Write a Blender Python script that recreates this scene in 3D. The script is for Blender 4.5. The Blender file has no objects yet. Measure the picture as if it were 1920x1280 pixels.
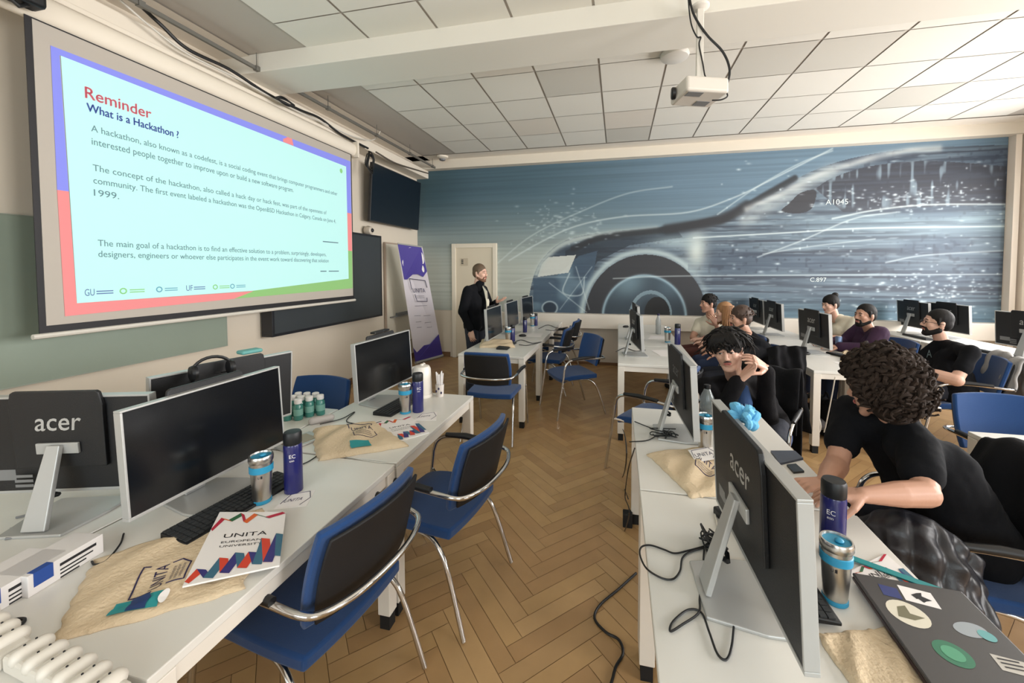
import bpy, bmesh, math, random
import numpy as np
from math import sin, cos, pi, radians, sqrt, atan2
from mathutils import Vector, Matrix
R_ = random.Random(7)
SC = bpy.context.scene
COL = SC.collection
# ------------------------------------------------------------ camera
FPX, PPX, PPY, YAW, PITCH, ROLL = 742.747, 993.868, 533.27, .219, .038, -.001
EYE = Vector((0, 0, 1.65))
def cam_axes():
    F = Vector((-sin(YAW), cos(YAW), 0)); r = Vector((cos(YAW), sin(YAW), 0)); u = Vector((0, 0, 1))
    f2 = cos(PITCH)*F - sin(PITCH)*u; u2 = sin(PITCH)*F + cos(PITCH)*u
    return cos(ROLL)*r + sin(ROLL)*u2, -sin(ROLL)*r + cos(ROLL)*u2, f2
AR, AU, AF = cam_axes()
def U(qx, qy, **k):
    """point of the room seen at a photo pixel, on the plane x=, y= or z="""
    d = AF + AR*((qx-PPX)/FPX) - AU*((qy-PPY)/FPX)
    a, v = list(k.items())[0]; i = 'xyz'.index(a)
    return EYE + d*((v-EYE[i])/d[i])
cd = bpy.data.cameras.new('camera'); cam = bpy.data.objects.new('camera', cd); COL.objects.link(cam)
cd.sensor_width = 36; cd.lens = FPX/1920*36; cd.shift_x = (960-PPX)/1920; cd.shift_y = (PPY-640)/1920
cd.clip_start = .05
m = Matrix((AR, AU, -AF)).transposed().to_4x4(); m.translation = EYE; cam.matrix_world = m
SC.camera = cam
SC.view_settings.view_transform = 'Standard'; SC.view_settings.look = 'None'
SC.view_settings.exposure = 0.28; SC.view_settings.gamma = 1; SC.view_settings.use_curve_mapping = False
# ------------------------------------------------------------ daylight
W = bpy.data.worlds.new('world'); SC.world = W; W.use_nodes = True
W.node_tree.nodes['Background'].inputs[0].default_value = (.80, .88, 1, 1)
W.node_tree.nodes['Background'].inputs[1].default_value = 2.2
def area(name, loc, rot, sx, sy, power, col):
    l = bpy.data.lights.new(name, 'AREA'); l.shape = 'RECTANGLE'; l.size = sx; l.size_y = sy; l.energy = power; l.color = col
    l.spread = radians(145)
    o = bpy.data.objects.new(name, l); COL.objects.link(o); o.location = loc; o.rotation_euler = rot
    return o
# daylight entering by the windows of the right-hand wall and of the wall behind the photographer
for i, y in enumerate((5.35, 2.6, -.3)):
    area('window_daylight', (5.75, y, 2.0), (0, radians(88), 0), 2.0, 1.9, 165, (1, .97, .94))
for i, x in enumerate((-1.6, 2.0)):
    area('window_daylight', (x, -3.15, 2.0), (radians(94), 0, 0), 2.2, 1.8, 46, (.88, 1, 1))

# ------------------------------------------------------------ helpers
def lin(v): v /= 255.; return v/12.92 if v <= .04045 else ((v+.055)/1.055)**2.4
def C(r, g, b): return (lin(r), lin(g), lin(b), 1)
MATS = {}
def mat(name, col, rough=.5, metal=0, spec=.5, bump=0, bscale=60, var=0, vscale=8, emit=None, estr=1, alpha=1, trans=0, coat=0, attr=None, sheen=0, stretch=None):
    if name in MATS: return MATS[name]
    M = bpy.data.materials.new(name); M.use_nodes = True; nt = M.node_tree; b = nt.nodes['Principled BSDF']
    b.inputs['Base Color'].default_value = col; b.inputs['Roughness'].default_value = rough; b.inputs['Metallic'].default_value = metal
    b.inputs['Specular IOR Level'].default_value = spec
    if coat: b.inputs['Coat Weight'].default_value = coat
    if sheen: b.inputs['Sheen Weight'].default_value = sheen
    if trans: b.inputs['Transmission Weight'].default_value = trans
    if alpha < 1: b.inputs['Alpha'].default_value = alpha
    if emit: b.inputs['Emission Color'].default_value = emit; b.inputs['Emission Strength'].default_value = estr
    tc = nt.nodes.new('ShaderNodeTexCoord'); mp = nt.nodes.new('ShaderNodeMapping')
    nt.links.new(tc.outputs['Object'], mp.inputs['Vector'])
    if stretch: mp.inputs['Scale'].default_value = stretch
    src = None
    if attr:
        a = nt.nodes.new('ShaderNodeAttribute'); a.attribute_name = attr; src = a.outputs['Color']
        nt.links.new(src, b.inputs['Base Color'])
    if var:
        n = nt.nodes.new('ShaderNodeTexNoise'); n.inputs['Scale'].default_value = vscale; n.inputs['Detail'].default_value = 5
        nt.links.new(mp.outputs[0], n.inputs['Vector'])
        r = nt.nodes.new('ShaderNodeMapRange'); r.inputs['To Min'].default_value = 1-var; r.inputs['To Max'].default_value = 1+var
        nt.links.new(n.outputs['Fac'], r.inputs['Value'])
        mx = nt.nodes.new('ShaderNodeVectorMath'); mx.operation = 'SCALE'
        if src: nt.links.new(src, mx.inputs[0])
        else: mx.inputs[0].default_value = col[:3]
        nt.links.new(r.outputs[0], mx.inputs['Scale']); nt.links.new(mx.outputs[0], b.inputs['Base Color'])
    if bump:
        n = nt.nodes.new('ShaderNodeTexNoise'); n.inputs['Scale'].default_value = bscale; n.inputs['Detail'].default_value = 4
        nt.links.new(mp.outputs[0], n.inputs['Vector'])
        bp = nt.nodes.new('ShaderNodeBump'); bp.inputs['Strength'].default_value = bump; bp.inputs['Distance'].default_value = .01
        nt.links.new(n.outputs['Fac'], bp.inputs['Height']); nt.links.new(bp.outputs[0], b.inputs['Normal'])
    MATS[name] = M; return M

class MB:
    def __init__(s): s.v = []; s.f = []; s.m = []; s.mi = 0
    def add(s, vs, fs):
        o = len(s.v); s.v += [tuple(v) for v in vs]
        for f in fs: s.f.append(tuple(i+o for i in f)); s.m.append(s.mi)
        return s
    def box(s, x0, x1, y0, y1, z0, z1, M=None):
        vs = [Vector((x, y, z)) for x in (x0, x1) for y in (y0, y1) for z in (z0, z1)]
        if M is not None: vs = [M @ v for v in vs]
        return s.add(vs, [(0, 1, 3, 2), (4, 6, 7, 5), (0, 4, 5, 1), (2, 3, 7, 6), (0, 2, 6, 4), (1, 5, 7, 3)])
    def tube(s, pts, r, seg=8, cap=True, flat=1.0):
        pts = [Vector(p) for p in pts]; n = len(pts); rs = r if isinstance(r, (list, tuple)) else [r]*n
        vs = []; prev = None
        for i, p in enumerate(pts):
            t = (pts[min(i+1, n-1)]-pts[max(i-1, 0)])
            t = t.normalized() if t.length > 1e-9 else Vector((0, 0, 1))
            if prev is None:
                a = Vector((0, 0, 1)) if abs(t.z) < .9 else Vector((1, 0, 0)); nrm = t.cross(a).normalized()
            else:
                nrm = (prev - t*prev.dot(t)); nrm = nrm.normalized() if nrm.length > 1e-6 else t.orthogonal().normalized()
            prev = nrm; bn = t.cross(nrm)
            for k in range(seg):
                a = 2*pi*k/seg; vs.append(p + nrm*cos(a)*rs[i] + bn*sin(a)*rs[i]*flat)
        fs = [(i*seg+k, i*seg+(k+1) % seg, (i+1)*seg+(k+1) % seg, (i+1)*seg+k) for i in range(n-1) for k in range(seg)]
        if cap: fs += [tuple(range(seg))[::-1], tuple((n-1)*seg+k for k in range(seg))]
        return s.add(vs, fs)
    def lathe(s, prof, c=(0, 0, 0), seg=24, M=None, sy=1):
        vs = []; c = Vector(c)
        for (r, z) in prof:
            for k in range(seg):
                a = 2*pi*k/seg; v = Vector((cos(a)*r, sin(a)*r*sy, z)); v = (M @ v) if M is not None else v; vs.append(v+c)
        n = len(prof)
        fs = [(i*seg+k, i*seg+(k+1) % seg, (i+1)*seg+(k+1) % seg, (i+1)*seg+k) for i in range(n-1) for k in range(seg)]
        fs += [tuple(range(seg))[::-1], tuple((n-1)*seg+k for k in range(seg))]
        return s.add(vs, fs)
    def ell(s, c, r, M=None, seg=14, rings=9):
        c = Vector(c); vs = [];
        for i in range(rings+1):
            th = pi*i/rings
            for k in range(seg):
                a = 2*pi*k/seg; v = Vector((sin(th)*cos(a)*r[0], sin(th)*sin(a)*r[1], cos(th)*r[2]))
                if i in (0, rings) and k: v = vs[-1]-c if False else Vector((0, 0, cos(th)*r[2]))
                vs.append((M.to_3x3() @ v if M is not None else v)+c)
        fs = []
        for i in range(rings):
            for k in range(seg):
                a, b, d, e = i*seg+k, i*seg+(k+1) % seg, (i+1)*seg+(k+1) % seg, (i+1)*seg+k
                if i == 0: fs.append((i*seg, e, d))
                elif i == rings-1: fs.append((a, (i+1)*seg, b))
                else: fs.append((a, e, d, b))
        return s.add(vs, fs)
    def cap(s, a, b, ra, rb, seg=12, M=None):
        """tapered capsule between a and b"""
        a = Vector(a); b = Vector(b); d = (b-a); L = d.length; t = d.normalized() if L > 1e-6 else Vector((0, 0, 1))
        pts = []; rs = []
        for i in range(5):
            th = pi/2*(1-i/4); pts.append(a - t*ra*sin(th)*1.0); rs.append(max(ra*cos(th), 1e-4))
        for i in range(5):
            th = pi/2*i/4; pts.append(b + t*rb*sin(th)); rs.append(max(rb*cos(th), 1e-4))
        # straight tangent frame
        q = t.to_track_quat('Z', 'Y').to_matrix(); vs = []
        for p, r in zip(pts, rs):
            for k in range(seg):
                an = 2*pi*k/seg; vs.append(p + q @ Vector((cos(an)*r, sin(an)*r, 0)))
        n = len(pts)
        fs = [(i*seg+k, i*seg+(k+1) % seg, (i+1)*seg+(k+1) % seg, (i+1)*seg+k) for i in range(n-1) for k in range(seg)]
        fs += [tuple(range(seg))[::-1], tuple((n-1)*seg+k for k in range(seg))]
        return s.add(vs, fs)
    def prism(s, poly, z0, z1, M=None):
        n = len(poly); vs = [Vector((p[0], p[1], z0)) for p in poly]+[Vector((p[0], p[1], z1)) for p in poly]
        if M is not None: vs = [M @ v for v in vs]
        return s.add(vs, [tuple(range(n))[::-1], tuple(range(n, 2*n))]+[(i, (i+1) % n, n+(i+1) % n, n+i) for i in range(n)])
    def panel(s, fn, nu, nv, th):
        """thick sheet: fn(a,b)->point for a,b in -1..1, thickness along the local normal"""
        g = [[Vector(fn(-1+2*i/nu, -1+2*j/nv)) for j in range(nv+1)] for i in range(nu+1)]
        def nm(i, j):
            du = g[min(i+1, nu)][j]-g[max(i-1, 0)][j]; dv = g[i][min(j+1, nv)]-g[i][max(j-1, 0)]
            c = du.cross(dv); return c.normalized() if c.length > 1e-12 else Vector((0, 0, 1))
        A = [g[i][j] for i in range(nu+1) for j in range(nv+1)]
        B = [g[i][j]-nm(i, j)*th for i in range(nu+1) for j in range(nv+1)]
        N = len(A); ix = lambda i, j: i*(nv+1)+j; fs = []
        for i in range(nu):
            for j in range(nv):
                fs.append((ix(i, j), ix(i+1, j), ix(i+1, j+1), ix(i, j+1)))
                fs.append((N+ix(i, j), N+ix(i, j+1), N+ix(i+1, j+1), N+ix(i+1, j)))
        ring = [ix(i, 0) for i in range(nu)]+[ix(nu, j) for j in range(nv)]+[ix(i, nv) for i in range(nu, 0, -1)]+[ix(0, j) for j in range(nv, 0, -1)]
        for k in range(len(ring)):
            a, b = ring[k], ring[(k+1) % len(ring)]; fs.append((a, N+a, N+b, b))
        return s.add(A+B, fs)
    def build(s, name, mats, parent=None, smooth=True, bevel=0, seg=2, sub=0):
        me = bpy.data.meshes.new(name); me.from_pydata(s.v, [], s.f); me.validate()
        ms = mats if isinstance(mats, (list, tuple)) else [mats]
        for m_ in ms: me.materials.append(m_)
        if len(ms) > 1 and len(me.polygons) == len(s.m): me.polygons.foreach_set('material_index', s.m)
        bm = bmesh.new(); bm.from_mesh(me); bmesh.ops.recalc_face_normals(bm, faces=bm.faces); bm.to_mesh(me); bm.free()
        o = bpy.data.objects.new(name, me); COL.objects.link(o)
        if parent: o.parent = parent
        if smooth:
            me.polygons.foreach_set('use_smooth', [True]*len(me.polygons))
            if smooth is True: me.set_sharp_from_angle(angle=radians(38))
        if bevel:
            b = o.modifiers.new('bevel', 'BEVEL'); b.width = bevel; b.segments = seg; b.limit_method = 'ANGLE'; b.angle_limit = radians(40)
        if sub:
            b = o.modifiers.new('sub', 'SUBSURF'); b.levels = sub; b.render_levels = sub
        return o
def spline(pts, n=8):
    P = [Vector(p) for p in pts]; P = [P[0]*2-P[1]]+P+[P[-1]*2-P[-2]]; out = []
    for i in range(1, len(P)-2):
        for k in range(n):
            t = k/n; a, b, c, d = P[i-1:i+3]
            out.append(.5*((2*b)+(c-a)*t+(2*a-5*b+4*c-d)*t*t+(3*b-a-3*c+d)*t**3))
    out.append(P[-2]); return out
def tag(o, label, cat, group=None, kind=None):
    if label: o['label'] = label
    if cat: o['category'] = cat
    if group: o['group'] = group
    if kind: o['kind'] = kind
    return o
def thing(name, label, cat, loc=(0, 0, 0), rz=0, group=None):
    o = bpy.data.objects.new(name, None); COL.objects.link(o); o.location = loc; o.rotation_euler = (0, 0, rz); o.empty_display_size = .1
    return tag(o, label, cat, group)
def struct(o): o['kind'] = 'structure'; return o
def copy_tree(o, parent=None):
    c = o.copy(); COL.objects.link(c)
    if parent is not None: c.parent = parent
    for ch in [x for x in o.children]: copy_tree(ch, c)
    return c
def text_mesh(s, width=None, height=None, thick=0):
    """flat lettering in the xy plane, left-bottom at the origin"""
    cu = bpy.data.curves.new('t', 'FONT'); cu.body = s; cu.size = 1; cu.extrude = 0; cu.resolution_u = 3
    ob = bpy.data.objects.new('t', cu)
    me = bpy.data.meshes.new_from_object(ob)
    vs = np.array([tuple(v.co) for v in me.vertices]); fs = [tuple(p.vertices) for p in me.polygons]
    bpy.data.objects.remove(ob); bpy.data.curves.remove(cu); bpy.data.meshes.remove(me)
    if len(vs) == 0: return [], []
    vs[:, :2] -= vs[:, :2].min(0); ext = vs[:, :2].max(0)
    if width: vs[:, 0] *= width/ext[0]
    if height: vs[:, 1] *= height/ext[1]
    elif width: vs[:, 1] *= width/ext[0]
    return vs, fs
def put_text(mb, s, M, width=None, height=None, shear=0):
    vs, fs = text_mesh(s, width, height)
    if len(vs): mb.add([M @ Vector((v[0]+shear*v[1], v[1], 0)) for v in vs], fs)
def frameM(o, ex, ey, ez=None):
    ex = Vector(ex).normalized(); ey = Vector(ey).normalized(); ez = ex.cross(ey) if ez is None else Vector(ez)
    m = Matrix((ex, ey, ez)).transposed().to_4x4(); m.translation = Vector(o); return m
def squircle(a, b, k=.45): return a*sqrt(1-k*b*b/2), b*sqrt(1-k*a*a/2)

# ------------------------------------------------------------ materials
white_lam = mat('white_laminate', C(218, 216, 210), .35, var=.03, vscale=3)
white_metal = mat('white_metal', C(222, 216, 206), .4)
black_plastic = mat('black_plastic', C(14, 15, 18), .45)
screen_black = mat('screen_black', C(13, 15, 18), .18)
back_black = mat('textured_black', C(14, 15, 18), .5, bump=.15, bscale=350)
silver = mat('silver_plastic', C(178, 178, 176), .35, metal=.3)
chrome = mat('chrome', C(205, 205, 205), .14, metal=1)
steel = mat('brushed_steel', C(200, 196, 190), .28, metal=1)
blue_fab = mat('blue_fabric', C(8, 58, 112), .9, bump=.25, bscale=500, sheen=.2)
shell_black = mat('black_shell', C(13, 14, 18), .6, bump=.1, bscale=300)
rubber = mat('rubber', C(14, 14, 15), .7)
navy_gloss = mat('navy_bottle', C(28, 30, 92), .28, coat=.4)
cyan_pl = mat('cyan_plastic', C(42, 140, 178), .4)
canvas = mat('canvas', C(208, 188, 158), .95, bump=.5, bscale=90, var=.05, vscale=6)
paper = mat('paper', C(232, 228, 226), .6)
ink = mat('ink', C(38, 32, 72), .6)
ink_black = mat('ink_black', C(24, 22, 26), .6)
wall_paint = mat('wall_paint', C(214, 203, 186), .8, bump=.05, bscale=40, var=.02, vscale=2)
white_paint = mat('white_paint', C(226, 216, 200), .6)
cable_black = mat('cable_black', C(18, 18, 19), .5)
cable_white = mat('cable_white', C(205, 200, 190), .5)
grey_pl = mat('grey_plastic', C(120, 120, 120), .5)
hair_dark = mat('hair_dark', C(20, 17, 16), .7, spec=.3, var=.3, vscale=60)
hair_brown = mat('hair_brown', C(66, 48, 38), .6, var=.3, vscale=60)
hair_blond = mat('hair_blond', C(148, 108, 72), .6, var=.25, vscale=60)
hair_curl = mat('hair_curl', C(44, 34, 28), .8, spec=.2, var=.35, vscale=40)
# ------------------------------------------------------------ room shell
XL, XR, YB, YF, ZC = -3.75, 5.6, 6.96, -3.0, 3.67
def colored_mesh(name, polys, cols, material):
    vs = []; fs = []; 
    for p in polys:
        o = len(vs); vs += [tuple(q) for q in p]; fs.append(tuple(range(o, o+len(p))))
    me = bpy.data.meshes.new(name); me.from_pydata(vs, [], fs)
    a = me.color_attributes.new('tone', 'FLOAT_COLOR', 'CORNER'); arr = []
    for p, c in zip(polys, cols): arr += list(c)*len(p)
    a.data.foreach_set('color', arr); me.materials.append(material)
    o = bpy.data.objects.new(name, me); COL.objects.link(o); return o
# herringbone parquet: one polygon a block, over a dark base
L_, w_ = .50, .0833; g_ = .0012; polys = []; cols = []
def clipin(p): return -3.75 <= p[0] <= XR and YF <= p[1] <= YB
ca, sa = cos(radians(45)), sin(radians(45)); woods = [C(176, 142, 98), C(171, 136, 93), C(182, 148, 103), C(167, 132, 90), C(177, 143, 97)]
for i in range(-160, 160):
    for j in range(-30, 30):
        bx, by = i*w_+j*L_, i*w_-j*L_
        for (x0, x1, y0, y1) in ((g_, L_-g_, g_, w_-g_), (L_+g_, L_+w_-g_, w_-L_+g_, w_-g_)):
            q = [(bx+x, by+y) for x, y in ((x0, y0), (x1, y0), (x1, y1), (x0, y1))]
            q = [(x*ca-y*sa+.3, x*sa+y*ca+1.9, .002) for x, y in q]
            cx = sum(p[0] for p in q)/4; cy = sum(p[1] for p in q)/4
            if XL-.2 < cx < XR+.2 and YF-.2 < cy < YB+.2:
                q = [(min(max(p[0], XL), XR), min(max(p[1], YF), YB), p[2]) for p in q]
                polys.append(q); c = R_.choice(woods); k = R_.uniform(.95, 1.05); cols.append((c[0]*k, c[1]*k, c[2]*k, 1))
n0 = len(polys); polys.append([(XL, YF, 0), (XR, YF, 0), (XR, YB, 0), (XL, YB, 0)]); cols.append(C(132, 102, 68))
wood = mat('parquet', (1, 1, 1, 1), .36, attr='tone', var=.16, vscale=7, bump=.04, bscale=60)
struct(colored_mesh('floor', polys, cols, wood))
# ceiling: lay-in tiles on a thin grid
polys = []; cols = []; T_ = .645; til = C(230, 226, 216)
dark = {(0, 0), (4, 0), (3, 0), (-4, 3), (1, 3), (6, 2)}
for i in range(-5, 9):
    for j in range(-10, 5):
        x0, x1 = -.2+(i-1)*T_, -.2+i*T_; y0, y1 = 4.03+j*.62, 4.03+(j+1)*.62
        if y1 > 3.1 and y0 < 3.55 and False: continue
        if x0 < -3.4 or x1 > XR or y1 > 6.9: continue
        c = til
        if (i, j) in dark: c = C(206, 202, 192)
        elif R_.random() < .06: c = C(224, 216, 204)
        polys.append([(x0+.010, y0+.006, ZC-.006), (x0+.010, y1-.006, ZC-.006), (x1-.010, y1-.006, ZC-.006), (x1-.010, y0+.006, ZC-.006)])
        k = R_.uniform(.985, 1.015); cols.append((c[0]*k, c[1]*k, c[2]*k, 1))
polys.append([(XL, YF, ZC), (XL, YB, ZC), (XR, YB, ZC), (XR, YF, ZC)]); cols.append(C(186, 178, 168))
# painted margins beside the tiles
for (x0, x1, y0, y1) in ((XL, -3.40, YF, YB), (XL, XR, 6.52, YB)):
    polys.append([(x0, y0, ZC-.012), (x0, y1, ZC-.012), (x1, y1, ZC-.012), (x1, y0, ZC-.012)]); cols.append(C(230, 221, 208))
tilem = mat('ceiling_tile', (1, 1, 1, 1), .9, attr='tone', bump=.1, bscale=200)
struct(colored_mesh('ceiling', polys, cols, tilem))
struct(MB().box(XL, XR, 3.14, 3.6, 3.50, ZC).build('trim_1', mat('beam_paint', C(222, 217, 206), .8), smooth=False, bevel=.006))
struct(MB().box(XL, XR, 6.80, YB, 3.50, ZC).build('trim_2', white_paint, smooth=False, bevel=.004))
# walls
struct(MB().box(XL-.2, XL, YF, YB+.2, 0, ZC+.3).build('wall_left', wall_paint, smooth=False))
struct(MB().box(XL-.2, XR+.2, YB, YB+.2, 0, ZC+.3).build('wall_back', wall_paint, smooth=False))
def wall_with_windows(name, axis, pos, lo, hi, wins, z0, z1, thick):
    mb = MB(); e = [lo]
    for a, b in wins: e += [a, b]
    e.append(hi)
    def bx(a, b, c, d):
        if axis == 'x': mb.box(pos, pos+thick, a, b, c, d)
        else: mb.box(a, b, pos-thick, pos, c, d)
    for k in range(0, len(e), 2): bx(e[k], e[k+1], 0, ZC+.3)
    for a, b in wins: bx(a, b, 0, z0); bx(a, b, z1, ZC+.3)
    return struct(mb.build(name, wall_paint, smooth=False))
winR = [(-1.3, .7), (1.6, 3.6), (4.35, 6.35)]; winF = [(-2.7, -.5), (.9, 3.1)]
wall_with_windows('wall_right', 'x', XR, YF, YB+.2, winR, .95, 3.05, .12)
wall_with_windows('wall_front', 'y', YF, XL-.2, XR+.2, winF, .95, 3.05, .12)
glass = mat('window_glass', (.9, .95, .95, 1), .03, alpha=.08)
k = 1
for (a, b) in winR:
    fr = MB()
    for (y0, y1, z0, z1) in ((a, a+.07, .95, 3.05), (b-.07, b, .95, 3.05), (a, b, .95, 1.02), (a, b, 2.98, 3.05), ((a+b)/2-.04, (a+b)/2+.04, .95, 3.05), (a, b, 2.35, 2.42)):
        fr.box(XR+.02, XR+.08, y0, y1, z0, z1)
    wo = struct(fr.build('window_%d' % k, white_paint, smooth=False)); k += 1
    MB().box(XR+.045, XR+.05, a+.07, b-.07, 1.02, 2.98).build('pane', glass, wo, smooth=False)
for (a, b) in winF:
    fr = MB()
    for (y0, y1, z0, z1) in ((a, a+.07, .95, 3.05), (b-.07, b, .95, 3.05), (a, b, .95, 1.02), (a, b, 2.98, 3.05), ((a+b)/2-.04, (a+b)/2+.04, .95, 3.05)):
        fr.box(y0, y1, YF-.08, YF-.02, z0, z1)
    wo = struct(fr.build('window_%d' % k, white_paint, smooth=False)); k += 1
    MB().box(a+.07, b-.07, YF-.05, YF-.045, 1.02, 2.98).build('pane', glass, wo, smooth=False)
# right end pilaster beside the mural and vertical blind
pm = MB().box(5.33, 5.40, 6.84, YB, 0, 3.62); pm.box(5.44, 5.52, 6.80, YB, 0, 3.67)
struct(pm.build('trim_3', mat('pilaster', C(232, 220, 206), .7), smooth=False, bevel=.004))
# skirting and wall-long heating ledge
struct(MB().box(-2.1, 5.33, 6.78, YB, .64, .885).build('trim_4', mat('ledge_paint', C(220, 212, 200), .5), smooth=False, bevel=.01))
struct(MB().box(-2.1, 5.33, 6.90, YB, 0, .64).build('trim_5', mat('ledge_low', C(206, 197, 184), .6), smooth=False))
struct(MB().box(XL, XL+.02, YF, YB, 0, .09).build('baseboard_left', mat('base_wood', C(120, 88, 58), .5), smooth=False))
struct(MB().box(XL, -3.1, YB-.02, YB, 0, .09).box(-2.05, 5.3, YB-.08, YB-.055, 0, .05).build('baseboard_back', MATS['base_wood'], smooth=False))
# door in the back wall
dr = MB().box(-3.04, -2.96, YB-.05, YB, 0, 2.13); dr.box(-2.24, -2.16, YB-.05, YB, 0, 2.13); dr.box(-2.96, -2.24, YB-.05, YB, 2.05, 2.13)
door = struct(dr.build('door_1', mat('door_frame', C(228, 218, 200), .5), smooth=False, bevel=.006))
MB().box(-2.96, -2.24, YB-.03, YB-.012, .01, 2.05).build('door_leaf', mat('door_leaf', C(218, 206, 184), .5), door, smooth=False, bevel=.004)
h = MB().box(-2.33, -2.29, YB-.04, YB-.03, .95, 1.15); h.tube([(-2.31, YB-.04, 1.06), (-2.31, YB-.08, 1.06), (-2.42, YB-.08, 1.06)], .009)
h.build('door_handle', steel, door)
s_ = MB().box(-2.86, -2.72, YB-.036, YB-.03, 1.72, 1.86); s_.build('door_sign', mat('door_sign', C(196, 182, 160), .6), door, smooth=False)
s2 = MB()
for zz in (1.755, 1.785, 1.815): s2.box(-2.85, -2.81, YB-.038, YB-.036, zz, zz+.018)
s2.build('door_sign_print', ink_black, door, smooth=False)

# ------------------------------------------------------------ mural on the back wall
def mural():
    x0, x1, z0, z1 = -3.748, 5.325, .885, 3.50; nx, nz = 1010, 300
    X, Z = np.meshgrid(np.linspace(x0, x1, nx), np.linspace(z0, z1, nz), indexing='ij')
    d = np.stack([X, np.full_like(X, YB)-0, Z-1.65], -1)
    zc = d @ np.array(AF); u = PPX+FPX*(d @ np.array(AR))/zc; v = PPY-FPX*(d @ np.array(AU))/zc
    rng = np.random.RandomState(3)
    def noise(sx, sz, seed):
        """value noise stretched sx metres by sz metres"""
        r = np.random.RandomState(seed); a = X/sx+100; b = Z/sz+100
        ia = np.floor(a).astype(int); ib = np.floor(b).astype(int); fa = a-ia; fb = b-ib
        fa = fa*fa*(3-2*fa); fb = fb*fb*(3-2*fb); T = r.rand(512, 512)
        g = lambda p, q: T[p % 512, q % 512]
        return (g(ia, ib)*(1-fa)+g(ia+1, ib)*fa)*(1-fb)+(g(ia, ib+1)*(1-fa)+g(ia+1, ib+1)*fa)*fb
    S = lambda a, b, t: np.clip((t-a)/(b-a+1e-9), 0, 1)**2*(3-2*np.clip((t-a)/(b-a+1e-9), 0, 1))
    col = lambda *c: np.array(c, float)
    def mix(A, c, m): return A*(1-m[..., None])+c*m[..., None]
    def segd(px, py, pts):
        D = np.full_like(px, 1e9)
        for (ax, ay), (bx, by) in zip(pts[:-1], pts[1:]):
            ex, ey = bx-ax, by-ay; t = np.clip(((px-ax)*ex+(py-ay)*ey)/(ex*ex+ey*ey+1e-9), 0, 1)
            D = np.minimum(D, np.hypot(px-ax-t*ex, py-ay-t*ey))
        return D
    def cat(pts, n=8): return [(p.x, p.y) for p in spline([(a, b, 0) for a, b in pts], n)]
    def inside(px, py, pts):
        c = np.zeros(px.shape, bool); n = len(pts)
        for i in range(n):
            ax, ay = pts[i]; bx, by = pts[(i+1) % n]
            cond = ((ay > py) != (by > py)) & (px < (bx-ax)*(py-ay)/((by-ay) if by != ay else 1e-9)+ax)
            c ^= cond
        return c.astype(float)
    # sky-like ground of the picture
    A = np.zeros(X.shape+(3,)); t = S(330, 560, v)
    A[:] = col(72, 98, 112); A = mix(A, col(176, 182, 174), S(345, 520, v))
    A = mix(A, col(108, 132, 152), S(950, 1300, u)*(1-t)*.8)
    A = mix(A, col(48, 76, 84), (1-S(782, 900, u))*(1-S(330, 450, v))*.7)
    A *= (1+.10*(noise(2.5, .035, 1)-.5)+.06*(noise(1.2, .012, 2)-.5))[..., None]
    A = mix(A, col(176, 180, 172), S(.62, .9, noise(1.6, .06, 5))*S(420, 520, v)*(1-S(960, 1010, u))*.35)
    # body of the painted car
    top = cat([(985, 600), (1000, 520), (1022, 480), (1062, 450), (1130, 436), (1250, 424), (1330, 408), (1372, 400), (1440, 366), (1520, 322), (1600, 296), (1700, 280), (1800, 274), (1900, 272)])
    body = inside(u, v, top+[(1900, 650), (985, 650)])
    st = noise(1.8, .03, 11); st2 = noise(.55, .022, 12); st3 = noise(.9, .25, 13)
    B = np.zeros_like(A); B[:] = col(92, 108, 122)
    B = mix(B, col(48, 56, 70), S(.40, .8, st)*.8); B = mix(B, col(140, 160, 172), S(.62, .95, st2)*.5)
    f1 = noise(.16, .02, 41); f2 = noise(.05, .05, 42); B = mix(B, col(156, 172, 180), S(.68, .95, f1)*.4); B = mix(B, col(46, 52, 64), S(.66, .95, f2)*S(.4, .7, st3)*.6)
    B = mix(B, col(52, 66, 86), S(.5, .8, st3)*.5)
    B = mix(B, col(164, 192, 202), np.exp(-((v-420+ (u-1700)*.03)/26.)**2)*S(1380, 1600, u)*.5*(.5+.5*st2))
    B = mix(B, col(86, 120, 138), S(540, 600, v)*.6)
    B = mix(B, col(34, 46, 60), S(1000, 1080, u)*(1-S(1090, 1150, u))*S(440, 470, v)*.85*(.6+.4*st2))
    B = mix(B, col(30, 40, 52), inside(u, v, [(1060, 470), (1120, 446), (1270, 432), (1280, 445), (1180, 460), (1120, 490), (1080, 560), (1060, 560)])*.75)
    B = mix(B, col(208, 216, 208), np.exp(-((u-1305)/20.)**2-((v-468)/34.)**2)*.9)
    B = mix(B, col(190, 210, 214), np.exp(-((u-1265)/45.)**2-((v-456)/14.)**2)*.6)
    A = A*(1-body[..., None])+B*body[..., None]
    # front end
    fr = inside(u, v, [(1000, 522), (1045, 516), (1085, 480), (1120, 470), (1100, 590), (1000, 590)])
    A = mix(A, col(62, 82, 102), fr*(.75+.2*st2)); A = mix(A, col(120, 146, 160), fr*S(.55, .9, noise(.3, .2, 21))*.6)
    A = mix(A, col(206, 208, 200), inside(u, v, [(1028, 482), (1080, 478), (1066, 511), (1008, 519), (1016, 495)])*.92)
    fogr = np.hypot((u-1031)/14., (v-577)/12.)
    A = mix(A, col(30, 44, 60), (fogr < 1)*.9); A = mix(A, col(170, 186, 192), np.exp(-((fogr-1)/.12)**2)*.9)
    # roof line, hood shade, pillar
    hood = cat([(1040, 476), (1100, 450), (1180, 434), (1290, 424), (1345, 412), (1380, 402)])
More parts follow.
